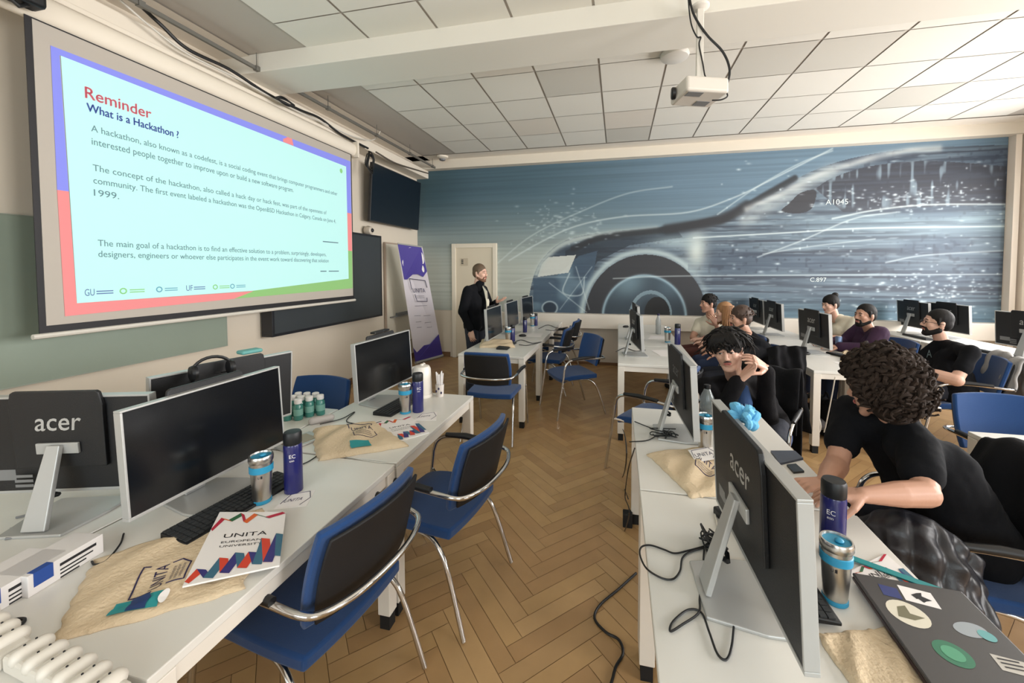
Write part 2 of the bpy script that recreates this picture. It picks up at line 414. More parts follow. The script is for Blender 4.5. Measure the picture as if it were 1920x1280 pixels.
    A = mix(A, col(186, 196, 192), np.exp(-(segd(u, v, cat([(1006, 512), (1022, 484), (1062, 455), (1130, 440), (1230, 430)]))/6.)**2)*.85)
    A = mix(A, col(30, 34, 40), np.exp(-(segd(u, v, cat([(1075, 466), (1130, 445), (1250, 430), (1330, 415), (1360, 410), (1420, 374), (1490, 334)]))/6.)**4)*.92)
    A = mix(A, col(36, 38, 44), np.exp(-(segd(u, v, cat([(1250, 430), (1330, 417), (1372, 402), (1400, 385)]))/10.)**4)*.92)
    A = mix(A, col(206, 210, 208), np.exp(-(segd(u, v, cat([(1400, 392), (1460, 366), (1530, 330), (1600, 306), (1690, 284), (1760, 278)]))/6.5)**2)*.8*(.6+.4*noise(.2, .05, 51)))
    A = mix(A, col(186, 194, 194), np.exp(-(segd(u, v, cat([(1395, 414), (1450, 382), (1500, 352), (1560, 320)]))/13.)**2)*.7*(.5+.5*noise(.15, .06, 52)))
    # side glass full of specks
    gl = inside(u, v, cat([(1528, 354), (1560, 334), (1630, 312), (1740, 302), (1885, 312)], 4)+[(1885, 382), (1700, 390), (1580, 398)])
    A = mix(A, col(48, 50, 60), gl*(.6+.4*st2)); A = mix(A, col(140, 160, 172), gl*S(.66, .9, noise(.05, .22, 31))*.7)
    A = mix(A, col(44, 44, 50), inside(u, v, cat([(1478, 382), (1500, 362), (1525, 356), (1530, 366), (1520, 392), (1495, 400), (1465, 396), (1478, 382)]))*.9)
    # wheel
    rr = np.hypot((u-1211)/114., (v-594)/117.); up = (v < 640)
    A = mix(A, col(176, 192, 194), np.exp(-((rr-1.05)/.055)**2)*.9*(v < 600)*(.4+.6*(u < 1290)))
    A = mix(A, col(42, 43, 48), (rr < 1)*.97)
    r2 = np.hypot((u-1208)/79., (v-594)/79.)
    ang = np.arctan2(v-594, u-1208)
    rim = (r2 < 1); A = mix(A, col(44, 58, 70), rim*.95)
    A = mix(A, col(112, 138, 150), rim*np.exp(-((ang+2.0)/.5)**2)*S(.3, .9, r2)*.8)
    A = mix(A, col(86, 110, 124), rim*np.exp(-((ang+.9)/.35)**2)*S(.4, 1, r2)*.6)
    A = mix(A, col(150, 176, 188), np.exp(-((r2-.985)/.035)**2)*.85)
    r3 = np.hypot((u-1220)/40., (v-590)/46.); A = mix(A, col(128, 150, 160), (r3 < 1)*S(.3, 1, r3)*.85); A = mix(A, col(34, 46, 58), (r3 < .85)*.6)
    A = mix(A, col(12, 13, 16), (np.hypot((u-1232)/24., (v-588)/32.) < 1)*.97)
    # drawn lines
    def ln(pts, w=1.2, a=.7, c=(214, 226, 226)):
        nonlocal A; A = mix(A, col(*c), np.exp(-(segd(u, v, cat(pts))/w)**2)*a)
    ln([(955, 488), (1010, 456), (1080, 424), (1170, 406), (1290, 398), (1372, 372), (1440, 340), (1560, 279)], 1.6, .55)
    ln([(925, 500), (1000, 440), (1100, 392), (1180, 362), (1260, 350)], 1.5, .4)
    ln([(960, 530), (1000, 520), (1100, 520)], 1.3, .3)
    ln([(1345, 402), (1420, 350), (1500, 306), (1560, 283)], 1.5, .45)
    ln([(1300, 446), (1480, 436), (1620, 428), (1890, 424)], 1.4, .8); ln([(1150, 522), (1300, 517), (1880, 514)], 1.3, .55)
    ln([(1420, 482), (1500, 452), (1600, 410), (1680, 398)], 1.5, .5); ln([(1430, 476), (1520, 462), (1640, 448)], 1.3, .45)
    ln([(1560, 410), (1640, 394), (1740, 384), (1885, 383)], 1.8, .7)
    ln([(1660, 492), (1720, 480), (1800, 474), (1880, 470)], 1.6, .5)
    ln([(1068, 512), (1056, 548), (1090, 552), (1096, 520)], 1.3, .6); ln([(1030, 530), (1100, 585)], 1, .5); ln([(1080, 500), (1105, 580)], 1, .5); ln([(1110, 500), (1050, 580)], 1, .4)
    # specks
    for k in range(520):
        reg = k % 4
        if reg == 0: cx, cy = rng.normal(1750, 70), rng.normal(545, 22)
        elif reg == 1: cx, cy = rng.normal(1720, 80), rng.normal(372, 12)
        elif reg == 2: cx, cy = rng.normal(1060, 50), rng.normal(420, 22)
        else: cx, cy = rng.uniform(1350, 1885), rng.uniform(300, 600)
        a_, b_ = rng.uniform(1, 5), rng.uniform(.8, 2.2); br = rng.uniform(.3, .8 if reg != 2 else .35)
        i0 = np.abs(u[:, 150]-cx).argmin(); s0 = slice(max(i0-12, 0), i0+13)
        uu, vv = u[s0], v[s0]; mm = np.exp(-((uu-cx)/a_)**2-((vv-cy)/b_)**2)*br
        A[s0] = A[s0]*(1-mm[..., None])+col(216, 230, 234)*mm[..., None]
    A = np.clip(A, 0, 255)/255.; A = np.where(A <= .04045, A/12.92, ((A+.055)/1.055)**2.4)
    me = bpy.data.meshes.new('mural')
    vs = np.stack([X.ravel(), np.full(X.size, YB-.012), Z.ravel()], -1)
    i = np.arange((nx-1)*(nz-1)); a = (i//(nz-1))*nz+i % (nz-1)
    fs = np.stack([a, a+nz, a+nz+1, a+1], -1)
    me.vertices.add(len(vs)); me.vertices.foreach_set('co', vs.ravel())
    me.loops.add(fs.size); me.loops.foreach_set('vertex_index', fs.ravel())
    me.polygons.add(len(fs)); me.polygons.foreach_set('loop_start', np.arange(len(fs))*4); me.polygons.foreach_set('loop_total', np.full(len(fs), 4))
    me.update(); at = me.color_attributes.new('tone', 'FLOAT_COLOR', 'POINT')
    at.data.foreach_set('color', np.concatenate([A.reshape(-1, 3), np.ones((A.shape[0]*A.shape[1], 1))], 1).ravel())
    # cut the door opening out of the picture
    bm = bmesh.new(); bm.from_mesh(me)
    kill = [f for f in bm.faces if (lambda c: -3.04 < c.x < -2.16 and c.z < 2.13)(f.calc_center_median())]
    bmesh.ops.delete(bm, geom=kill, context='FACES'); bm.to_mesh(me); bm.free()
    me.materials.append(mat('mural_print', (1, 1, 1, 1), .55, attr='tone'))
    root = thing('wall_mural', 'wall-wide blue mural of a speeding car, covering the back wall above the ledge', 'mural', (0, 0, 0))
    o = bpy.data.objects.new('print', me); COL.objects.link(o); o.parent = root
    t_ = MB(); M_ = lambda p: frameM(p, (1, 0, 0), (0, 0, 1))
    for s, px, py, wd in (('A1045', 1548, 384, .30), ('C.897', 1519, 528, .22)):
        p = U(px, py, y=YB-.016); put_text(t_, s, M_(p), wd)
    t_.build('lettering', mat('mural_letters', C(206, 216, 216), .6), root, smooth=False)
mural()

# ------------------------------------------------------------ boards and fittings of the left wall
def wall_board(name, label, cat, x, y0, y1, z0, z1, face, rim, th=.035, rimw=.02, group=None):
    t = thing(name, label, cat, (x, (y0+y1)/2, z0)); w, hh = (y1-y0)/2, z1-z0
    MB().box(-th/2, th/2-.004, -w+rimw, w-rimw, rimw, hh-rimw).build('writing_surface', face, t, smooth=False)
    f = MB(); f.box(-th/2, th/2, -w, w, 0, rimw); f.box(-th/2, th/2, -w, w, hh-rimw, hh); f.box(-th/2, th/2, -w, -w+rimw, rimw, hh-rimw); f.box(-th/2, th/2, w-rimw, w, rimw, hh-rimw)
    f.build('frame', rim, t, smooth=False, bevel=.002); return t
green_b = mat('green_board', C(138, 150, 136), .55, var=.06, vscale=2)
wall_board('chalkboard', 'large pale green writing board running behind the projection screen', 'board', XL+.03, .3, 3.10, .91, 2.0, green_b, mat('board_rim', C(150, 158, 146), .5), rimw=.008)
wall_board('chalkboard', 'dark slate writing board showing to the right of and below the projection screen', 'board', XL+.09, 3.50, 5.52, .93, 2.17, mat('slate', C(48, 54, 58), .5, var=.06, vscale=2), mat('slate_rim', C(26, 28, 34), .4), th=.14, rimw=.03)
wb = wall_board('whiteboard', 'cream whiteboard with a tray of markers beside the roll-up banner', 'whiteboard', XL+.03, 5.80, 6.75, .35, 2.10, mat('wb_face', C(206, 200, 184), .35), mat('wb_rim', C(168, 150, 134), .4), rimw=.025)
MB().box(.02, .09, -.38, .38, .50, .515).box(.02, .05, -.2, .25, .515, .56).build('marker_tray', grey_pl, wb, smooth=False)
# wall bulkhead along the top of the left wall
bk = MB().box(XL, XL+.24, YF, YB, 3.36, 3.50); bk.box(XL, XL+.30, YF, 4.95, 3.33, 3.37)
struct(bk.build('trim_6', white_paint, smooth=False, bevel=.01))
# projection screen
SX = -3.40
k_ = (EYE.x-SX)/3.5   # numbers below were measured on the plane x = -3.5
def SP(y, z): return (y*k_, 1.65+(z-1.65)*k_)
def scr():
    y0, zb = SP(1.755, 1.30); y1, zt = SP(4.70, 3.17)
    t = thing('projection_screen', 'large pull-down projection screen showing a slide about hackathons', 'screen', (SX, 0, 0))
    MB().box(-.006, 0, y0-.03, y1+.02, zb-.05, zt+.02).build('black_border', ink_black, t, smooth=False)
    MB().box(0, .003, y0, y1, zb, zt+.01).build('screen_fabric', mat('screen_fabric', C(176, 168, 158), .9), t, smooth=False)
    MB().tube([(0, y0-.06, zb-.06), (0, y1+.04, zb-.06)], .016).build('bottom_bar', mat('bar_white', C(205, 200, 190), .4), t)
    cs = MB(); cs.panel(lambda a, b: (.06*cos(b*pi)-.03, 1.2+(y1+.1-1.2)*(a+1)/2, zt+.10+.085*sin(b*pi)), 2, 20, .004)
    cs.box(-.10, .05, y1+.08, y1+.11, zt+.0, zt+.2); cs.build('casing', white_paint, t)
    # slide
    def quad(mb, pts, dx):
        vs = [];
        for (y, z) in pts: a, b = SP(y, z); vs.append((dx, a, b))
        mb.add(vs, [tuple(range(len(vs)))])
    def em(n, c, s=1.0): return mat(n, tuple(v*.55 for v in C(*c)[:3])+(1,), .8, emit=C(*c), estr=s)
    ES = .42
    q = MB(); quad(q, [(1.83, 2.16), (1.83, 3.06), (4.69, 3.09), (4.69, 2.4), (4.60, 2.4), (4.60, 3.0), (1.87, 3.02), (1.885, 2.16)], .006)
    q.build('slide_blue_border', em('slide_blue', (134, 140, 232), ES), t, smooth=False)
    q = MB(); quad(q, [(1.83, 2.16), (1.885, 2.16), (1.90, 1.43), (3.2, 1.44), (3.0, 1.38), (1.84, 1.35)], .006); q.build('slide_red_border', em('slide_red', (232, 138, 138), ES), t, smooth=False); q = MB(); quad(q, [(4.60, 2.4), (4.69, 2.4), (4.69, 1.9), (4.61, 1.9)], .006)
    q.build('slide_red_border', em('slide_red', (232, 138, 138), ES), t, smooth=False); q = MB(); quad(q, [(3.60, 3.04), (3.66, 3.08), (3.72, 3.08), (3.74, 3.01), (3.60, 3.01)], .0065)
    q.build('slide_red_border', em('slide_red', (232, 138, 138), ES), t, smooth=False)
    q = MB(); quad(q, [(3.2, 1.445), (4.60, 1.53), (4.61, 1.9), (4.69, 1.9), (4.69, 1.40), (3.0, 1.38)], .0055)
    q.build('slide_green_border', em('slide_green', (140, 190, 118), ES), t, smooth=False)
    q = MB(); quad(q, [(1.875, 3.02), (4.60, 3.0), (4.61, 1.53), (3.2, 1.445), (1.90, 1.43)], .007)
    q.build('slide_page', em('slide_page', (190, 240, 236), ES), t, smooth=False)
    def line(s, ya, yb, z, hgt, m_, nm):
        a, b = SP(ya, z); a2, _ = SP(yb, z); mb = MB()
        put_text(mb, s, frameM((.009, a, b), (0, 1, 0), (0, 0, 1)), a2-a, hgt*k_); return mb
    tgrey = em('t_grey', (104, 138, 148), .32); tx = ('slide_text', tgrey)
    def ad(dst, s, ya, yb, z, hgt, rep=1):
        nm, m_ = dst; mb = MB()
        a, b = SP(ya, z); a2, _ = SP(yb, z)
        for r_ in range(rep): put_text(mb, s, frameM((.009, a+.003*r_, b+.003*r_), (0, 1, 0), (0, 0, 1)), a2-a, hgt*k_)
        mb.build(nm, m_, t, smooth=False)
    ad(('slide_title', em('t_red', (214, 116, 128), .4)), 'Reminder', 1.985, 2.37, 2.80, .075, 2)
    ad(('slide_subtitle', em('t_blue', (82, 104, 176), .3)), 'What is a Hackathon ?', 1.99, 2.56, 2.715, .055, 2)
    ad(tx, 'A hackathon, also known as a codefest, is a social coding event that brings computer programmers and other', 2.01, 4.42, 2.575, .058)
    ad(tx, 'interested people together to improve upon or build a new software program.', 2.01, 3.72, 2.485, .062)
    ad(tx, 'The concept of the hackathon, also called a hack day or hack fest, was part of the openness of', 2.01, 4.22, 2.31, .058)
    ad(tx, 'community. The first event labeled a hackathon was the OpenBSD Hackathon in Calgary, Canada on June 4,', 2.01, 4.38, 2.225, .058)
    ad(tx, '1999.', 2.01, 2.15, 2.155, .045)
    ad(tx, 'The main goal of a hackathon is to find an effective solution to a problem, surprisingly, developers,', 2.02, 4.20, 1.80, .058)
    ad(tx, 'designers, engineers or whoever else participates in the event work toward discovering that solution', 2.02, 4.24, 1.725, .058)
    bars = [(4.15, 4.42, 1.985), (4.10, 4.2, 1.625), (4.24, 4.42, 1.625)]
    for y_a, y_b, z_ in bars: a, b = SP(y_a, z_); a2, _ = SP(y_b, z_); MB().box(.008, .009, a, a2, b, b+.012).build('slide_caption', tgrey, t, smooth=False)
    lms = [em('lg1', (96, 120, 170), .4), em('lg2', (140, 205, 130), .4), em('lg3', (110, 170, 190), .4)]
    for i, ya in enumerate((1.94, 2.13, 2.36, 2.58, 2.80, 2.96)):
        a, b = SP(ya, 1.475); lg = MB()
        if i == 0: put_text(lg, 'GU', frameM((.009, a, b), (0, 1, 0), (0, 0, 1)), .05, .045)
        elif i == 3: put_text(lg, 'UF', frameM((.009, a, b), (0, 1, 0), (0, 0, 1)), .05, .045)
        else: lg.tube([(.009, a+.022+.018*cos(th), b+.022+.018*sin(th)) for th in [2*pi*j/14 for j in range(15)]], .004, 4)
        for dz in (.008, .024): lg.box(.008, .009, a+.06, a+.15, b+dz, b+dz+.007)
        lg.build('slide_logo', lms[i % 3], t, smooth=False)
    a, b = SP(4.50, 2.92); lg = MB(); lg.add([(.009, a+.025*cos(2*pi*j/10), b+.03*sin(2*pi*j/10)) for j in range(10)], [tuple(range(10))]); lg.build('slide_logo', lms[1], t, smooth=False)
scr()
# wall screen (television)
t = thing('television', 'wall-mounted black television high on the wall near the corner', 'television', (-3.60, 5.94, 2.37)); t.rotation_euler = (0, radians(4), 0)
MB().box(-.025, .02, -.72, .74, 0, .86).build('cabinet', mat('tv_case', C(30, 32, 36), .4), t, smooth=False, bevel=.006)
MB().box(.0205, .022, -.705, .725, .02, .845).build('display', mat('tv_glass', C(14, 24, 34), .2), t, smooth=False)
MB().box(-.14, -.025, -.15, .15, .3, .6).build('wall_bracket', black_plastic, t, smooth=False)
# camera dome between the screen and television
t = thing('wall_speaker', 'small round white wall unit below the television', 'wall unit', U(685, 432, x=XL+.03))
MB().lathe([(.03, 0), (.06, .01), (.07, .05), (.055, .1), (.02, .12)], seg=20, M=Matrix.Rotation(radians(90), 4, 'Y')).build('housing', mat('dome_w', C(196, 186, 172), .5), t)
MB().ell((.12, 0, 0), (.018, .03, .03)).build('lens', black_plastic, t)
# hanging rail with hooks
t = thing('ceiling_rail', 'long thin grey rail hung from the ceiling along the screen wall', 'rail', (-3.3, 0, 3.52))
MB().box(-.012, .012, .5, 6.92, -.015, .015).build('rail', mat('rail_grey', C(120, 118, 112), .4, metal=.5), t, smooth=False)
for yy in (1.3, 2.2, 3.12, 4.05, 5.0, 5.9, 6.7):
    MB().tube([(0, yy, .015), (0, yy, .145)], .004, 6).box(-.02, .02, yy-.02, yy+.02, -.02, .022).build('hanger', MATS['rail_grey'], t)
# cable bundle on the bulkhead
def cable(name, label, pts, r, m_=None, n=8, cat='cable', group=None):
    o = MB().tube(spline(pts, n), r, 7).build(name, m_ or cable_black); return tag(o, label, cat, group)
def PX(a, b, x): return U(a, b, x=x)
xx = XL+.34
cable('wall_cable', 'thick black cable running along the top of the screen casing', [PX(230, -20, xx), PX(300, 45, xx), PX(352, 92, xx), PX(430, 130, xx), PX(500, 175, xx), PX(560, 205, xx), PX(600, 222, xx), PX(640, 252, xx), PX(690, 278, xx)], .014)
cable('wall_cable', 'thin white cable looping beside the thick black one above the screen', [PX(225, 0, xx), PX(280, 48, xx), PX(350, 100, xx), PX(450, 150, xx), PX(540, 200, xx), PX(610, 232, xx), PX(660, 255, xx), PX(700, 262, xx), PX(716, 240, xx)], .008, cable_white)
cable('wall_cable', 'grey twisted cable along the bulkhead above the television', [PX(705, 285, xx), PX(740, 305, xx-.05), PX(780, 318, xx-.08), PX(806, 326, xx-.1)], .012, mat('cab_grey', C(90, 82, 74), .6))
c_ = MB()
for i in range(7):
    ctr = PX(693, 303, xx+.01)+Vector((R_.uniform(-.01, .03), 0, R_.uniform(-.02, .02)-.02)); a_, b_ = R_.uniform(.06, .09), R_.uniform(.10, .16); ph = R_.uniform(-.3, .3)
    c_.tube([ctr+Vector((.012*sin(3*th), a_*cos(th)+.03*ph*sin(th), b_*sin(th))) for th in [2*pi*j/24 for j in range(25)]], .007, 6)
tag(c_.build('cable_coil', cable_black), 'coil of black cable hanging at the end of the screen casing', 'cable')
c_ = MB()
for i in range(4):
    ctr = PX(520, 192, xx); c_.tube([ctr+Vector((.08+.012*sin(th*2+i), .10*cos(th)+.01*i, -.0+.022*sin(th)+.006*i)) for th in [2*pi*j/24 for j in range(25)]], .007, 6)
tag(c_.build('cable_coil', cable_black), 'flat bunch of black cable lying on the screen casing, halfway along', 'cable')
t = thing('wall_speaker', 'black fixture at the top left corner above the projection screen', 'speaker', PX(30, -5, -3.3))
MB().box(-.06, .06, -.1, .1, -.02, .14).build('housing', black_plastic, t, bevel=.02); MB().tube([(0, -.05, .0), (.02, 0, -.05), (0, .06, 0)], .012).build('bracket', cable_black, t)
# ceiling fittings
t = thing('smoke_detector', 'round white detector on the ceiling near the far left corner', 'detector', (-3.06, 6.60, ZC-.01))
MB().lathe([(.10, 0), (.10, -.03), (.06, -.05)]).build('base', white_paint, t); MB().lathe([(.055, -.05), (.05, -.075), (.02, -.085)]).build('sensor', grey_pl, t)
p = U(1265, 112, z=3.60); t = thing('access_point', 'round white wireless access point on the ceiling behind the projector', 'access point', (p.x, p.y, ZC))
MB().lathe([(.125, -.012), (.13, -.03), (.12, -.055), (.07, -.068)], seg=32).build('housing', mat('ap_w', C(218, 214, 206), .35), t)
MB().lathe([(.06, 0), (.06, -.013)]).build('mount', grey_pl, t)
MB().ell((.03, -.06, -.063), (.006, .006, .004)).build('status_light', mat('led', (1, 1, 1, 1), .4, emit=(1, 1, 1, 1), estr=1), t)
# projector
P0 = Vector((.55, 3.05, 3.50))
t = thing('projector', 'white ceiling projector hanging from the beam with black cables', 'projector', P0)
pr = U(1310, 172, y=3.05)-P0
MB().box(-.022, .022, -.022, .022, pr.z+.08, 0).build('drop_pole', white_metal, t, smooth=False, bevel=.004)
MB().lathe([(.06, 0), (.06, -.015), (.035, -.03)]).build('ceiling_plate', white_metal, t)
b_ = MB().box(-.155, .155, -.12, .12, -.055, .05, Matrix.Translation(pr+Vector((.0, 0, 0))) @ Matrix.Rotation(radians(20), 4, 'Z') @ Matrix.Rotation(radians(-3), 4, 'X'))
b_.build('body', mat('proj_w', C(205, 198, 188), .4), t, smooth=False, bevel=.018, seg=3)
Mx = Matrix.Translation(pr) @ Matrix.Rotation(radians(20), 4, 'Z') @ Matrix.Rotation(radians(-3), 4, 'X')
MB().box(-.13, -.02, -.10, -.04, -.058, -.054, Mx).build('underside_vent', grey_pl, t, smooth=False); MB().box(.0, .1, .02, .09, -.058, -.054, Mx).build('underside_vent', grey_pl, t, smooth=False)
MB().lathe([(.04, 0), (.042, .02), (.034, .028)], c=Mx @ Vector((-.155, .04, .0)), M=Matrix.Rotation(radians(-90), 4, 'Y')).build('lens', black_plastic, t)
MB().tube([Mx @ Vector((.06, .02, .05)), Mx @ Vector((0, .02, .09)), Vector((0, 0, pr.z+.12))], .012).tube([Mx @ Vector((-.06, .02, .05)), Mx @ Vector((0, .02, .09))], .012).build('mount_arms', white_metal, t)
y_ = 3.02
cable('projector_cable', 'thick black cable sagging beside the projector pole', [U(1290, -20, y=y_), U(1300, 25, y=y_), U(1325, 65, y=y_), U(1355, 97, y=y_), U(1368, 130, y=y_), U(1362, 160, y=y_), U(1345, 176, y=y_)], .008)
cable('projector_cable', 'thin black cable falling straight to the projector', [U(1289, -20, y=y_), U(1295, 40, y=y_), U(1306, 68, y=y_), U(1314, 70, y=y_), U(1311, 84, y=y_), U(1318, 120, y=y_), U(1322, 142, y=y_), U(1330, 151, y=y_)], .005)
cable('projector_cable', 'small black cable loop behind the projector', [U(1340, 162, y=y_), U(1358, 170, y=y_), U(1364, 180, y=y_), U(1352, 187, y=y_), U(1335, 188, y=y_)], .005)
# roll-up banner leaning in the corner
bn = [U(745, 457, x=-3.35), U(790, 463, y=6.05), U(830, 664, y=6.05), U(785, 676, y=5.6)]
def banner():
    t = thing('roll_up_banner', 'white and purple roll-up banner leaning in the corner beside the whiteboard', 'banner', (0, 0, 0))
    tl = Vector((-3.40, 5.66, 2.06)); br_ = U(830, 666, z=.03); bl = U(779, 680, z=.03); tr = U(792, 463, y=5.95)
    F = lambda a, b: tl.lerp(tr, a).lerp(bl.lerp(br_, a), b)     # a across, b down
    nrm = (tr-tl).cross(bl-tl).normalized()
    if nrm.y > 0: nrm = -nrm
    sh = MB(); sh.panel(lambda a, b: F((a+1)/2, (b+1)/2), 1, 1, .003); sh.build('sheet', mat('banner_w', C(208, 202, 208), .6), t, smooth=False)
    ins = nrm*.004
    def poly(pts, nm, m_):
        q = MB(); q.add([F(a, b)+ins for a, b in pts]+[F(a, b)+ins*.5 for a, b in pts], [tuple(range(len(pts))), tuple(range(len(pts), 2*len(pts)))]); return q.build(nm, m_, t, smooth=False)
    pur = mat('banner_purple', C(68, 56, 142), .6)
    poly([(0, 0), (.95, 0), (.98, .08), (1, .2), (.8, .25), (.62, .23), (.4, .235), (.15, .28), (.05, .28)], 'purple_top', pur)
    poly([(0, .86), (.1, .91), (.38, .86), (.6, .86), (.9, .80), (1, .78), (1, 1), (0, 1)], 'purple_foot', pur)
    q = MB()
    for (a0, b0, ra, rb) in ((.5, .05, .16, .035), (.34, .09, .12, .03), (.2, .15, .13, .04), (.70, .06, .12, .04), (.88, .09, .09, .05), (.85, .18, .05, .03), (.62, .14, .03, .05)):
        q.add([F(a0+ra*cos(th), b0+rb*sin(th))+ins*1.6 for th in [2*pi*k/14 for k in range(14)]], [tuple(range(14))])
    q.build('white_spots', paper, t, smooth=False)
    ex = (tr-tl).lerp(br_-bl, .4).normalized(); ey = (tl-bl).normalized()
    q = MB(); Wd = (tr-tl).length
    put_text(q, 'UNITA', frameM(F(.30, .385)+ins*1.8, ex, ey), .24, .075)
    def bar(a, b, w_): q.tube([F(a, b)+ins*1.6, F(a+w_, b)+ins*1.6], .006, 4, flat=.4)
    for z in (.415, .43): bar(.36, z, .34)
    for pts in ([(.27, .36), (.25, .27), (.85, .28), (.88, .34)], [(.36, .4), (.40, .46), (.78, .465), (.8, .43)]):
        for p_, r_ in zip(pts[:-1], pts[1:]): q.tube([F(*p_)+ins*1.8, F(*r_)+ins*1.8], .005, 5)
    for k, z in enumerate((.50, .585, .59, .64, .655, .69, .70)):
        bar((.3, .22, .55, .24, .55, .24, .6)[k], z, (.45, .22, .26, .18, .24, .16, .18)[k])
    q.build('lettering', ink, t, smooth=False)
    MB().tube([tl, tr], .012).build('top_rail', silver, t)
    MB().tube([bl, br_], .028).build('foot_cassette', silver, t)
banner()
# ------------------------------------------------------------ desks
TZ = .75
def make_desk(name, label, x0, x1, y0, y1, group='white office desks', seenlegs=(1, 1, 1, 1)):
    cx, cy = (x0+x1)/2, (y0+y1)/2; w, l = (x1-x0)/2-.003, (y1-y0)/2-.003
    t = thing(name, label, 'desk', (cx, cy, 0), 0, group)
    MB().box(-w, w, -l, l, TZ-.025, TZ).build('tabletop', white_lam, t, smooth=False, bevel=.003)
    f = MB()
    for s in (-1, 1):
        f.box(-w+.06, w-.06, s*(l-.03)-.02, s*(l-.03)+.02, TZ-.075, TZ-.026)
        f.box(s*(w-.03)-.02, s*(w-.03)+.02, -l+.06, l-.06, TZ-.075, TZ-.026)
    f.build('frame', white_metal, t, smooth=False, bevel=.002)
    for sx in (-1, 1):
        for sy in (-1, 1):
            a, b = sx*(w-.03), sy*(l-.03)
            lg = MB().box(a-.03, a+.03, b-.03, b+.03, .07, TZ-.026).build('leg', white_metal, t, smooth=False, bevel=.003)
            MB().box(a-.024, a+.024, b-.024, b+.024, 0, .07).build('foot', rubber, lg, smooth=False)
    return t
AX0, AX1 = -1.75, -1.0
make_desk('desk', 'white desk at the lower left corner, carrying the large tote bag and power strip', AX0, AX1, -.02, .62+.0)
make_desk('desk', 'white desk on the left with the near black screen, steel mug and booklet', AX0, AX1, .63, 1.625)
make_desk('desk', 'white desk on the left with the kettle and cup of stirrers at its far end', AX0, AX1, 1.635, 2.645)
make_desk('desk', 'white desk by the left wall carrying the black-backed monitor and boxes', -2.5, AX0-.005, .2, 1.195)
make_desk('desk', 'white desk by the left wall with the row of small green bottles', -2.5, AX0-.005, 1.2, 2.2)
BX0, BX1 = .09, .862
make_desk('desk', 'white desk on the right of the aisle, with the farther monitor and folded tote bag', BX0, BX1, 1.65, 2.645)
make_desk('desk', 'white desk at lower right under the big black monitor back and the laptop', BX0, BX1, .64, 1.645)
make_desk('desk', 'white desk at the bottom edge of the photo, right of the aisle', BX0, BX1, -.37, .635)
for k, l_ in enumerate(('white desk at the near end of the row before the standing person', 'white desk in the middle of the row before the standing person', 'white desk at the wall-ledge end of the row before the standing person')):
    make_desk('desk', l_, -1.667, -.937, 3.93+k*.95, 3.93+(k+1)*.95-.005)
for k, l_ in enumerate(('near desk of the row behind the person in the dark cardigan', 'white desk in the middle of the row beside the seated group', 'white desk beside the person in the cream T-shirt, ending at the ledge')):
    make_desk('desk', l_, .0, .74, 3.85+k*.95, 3.85+(k+1)*.95-.005)
for k, l_ in enumerate(('white desk with the bright square leg beside the curly-haired person', 'white desk in front of the person in the purple hoodie', 'white desk in front of the person with the hair bun')):
    make_desk('desk', l_, 1.70, 2.44, 3.95+k*.95, 3.95+(k+1)*.95-.005)
for k, l_ in enumerate(('white desk at the right edge of the photo, behind the person with glasses', 'white desk behind the head of the person with glasses', 'white desk in the far right corner by the mural')):
    make_desk('desk', l_, 3.68, 4.42, 3.95+k*.95, 3.95+(k+1)*.95-.005)
make_desk('desk', 'white desk whose corner juts in at the right edge near the blue chair', 1.90, 2.64, 1.66, 2.65)

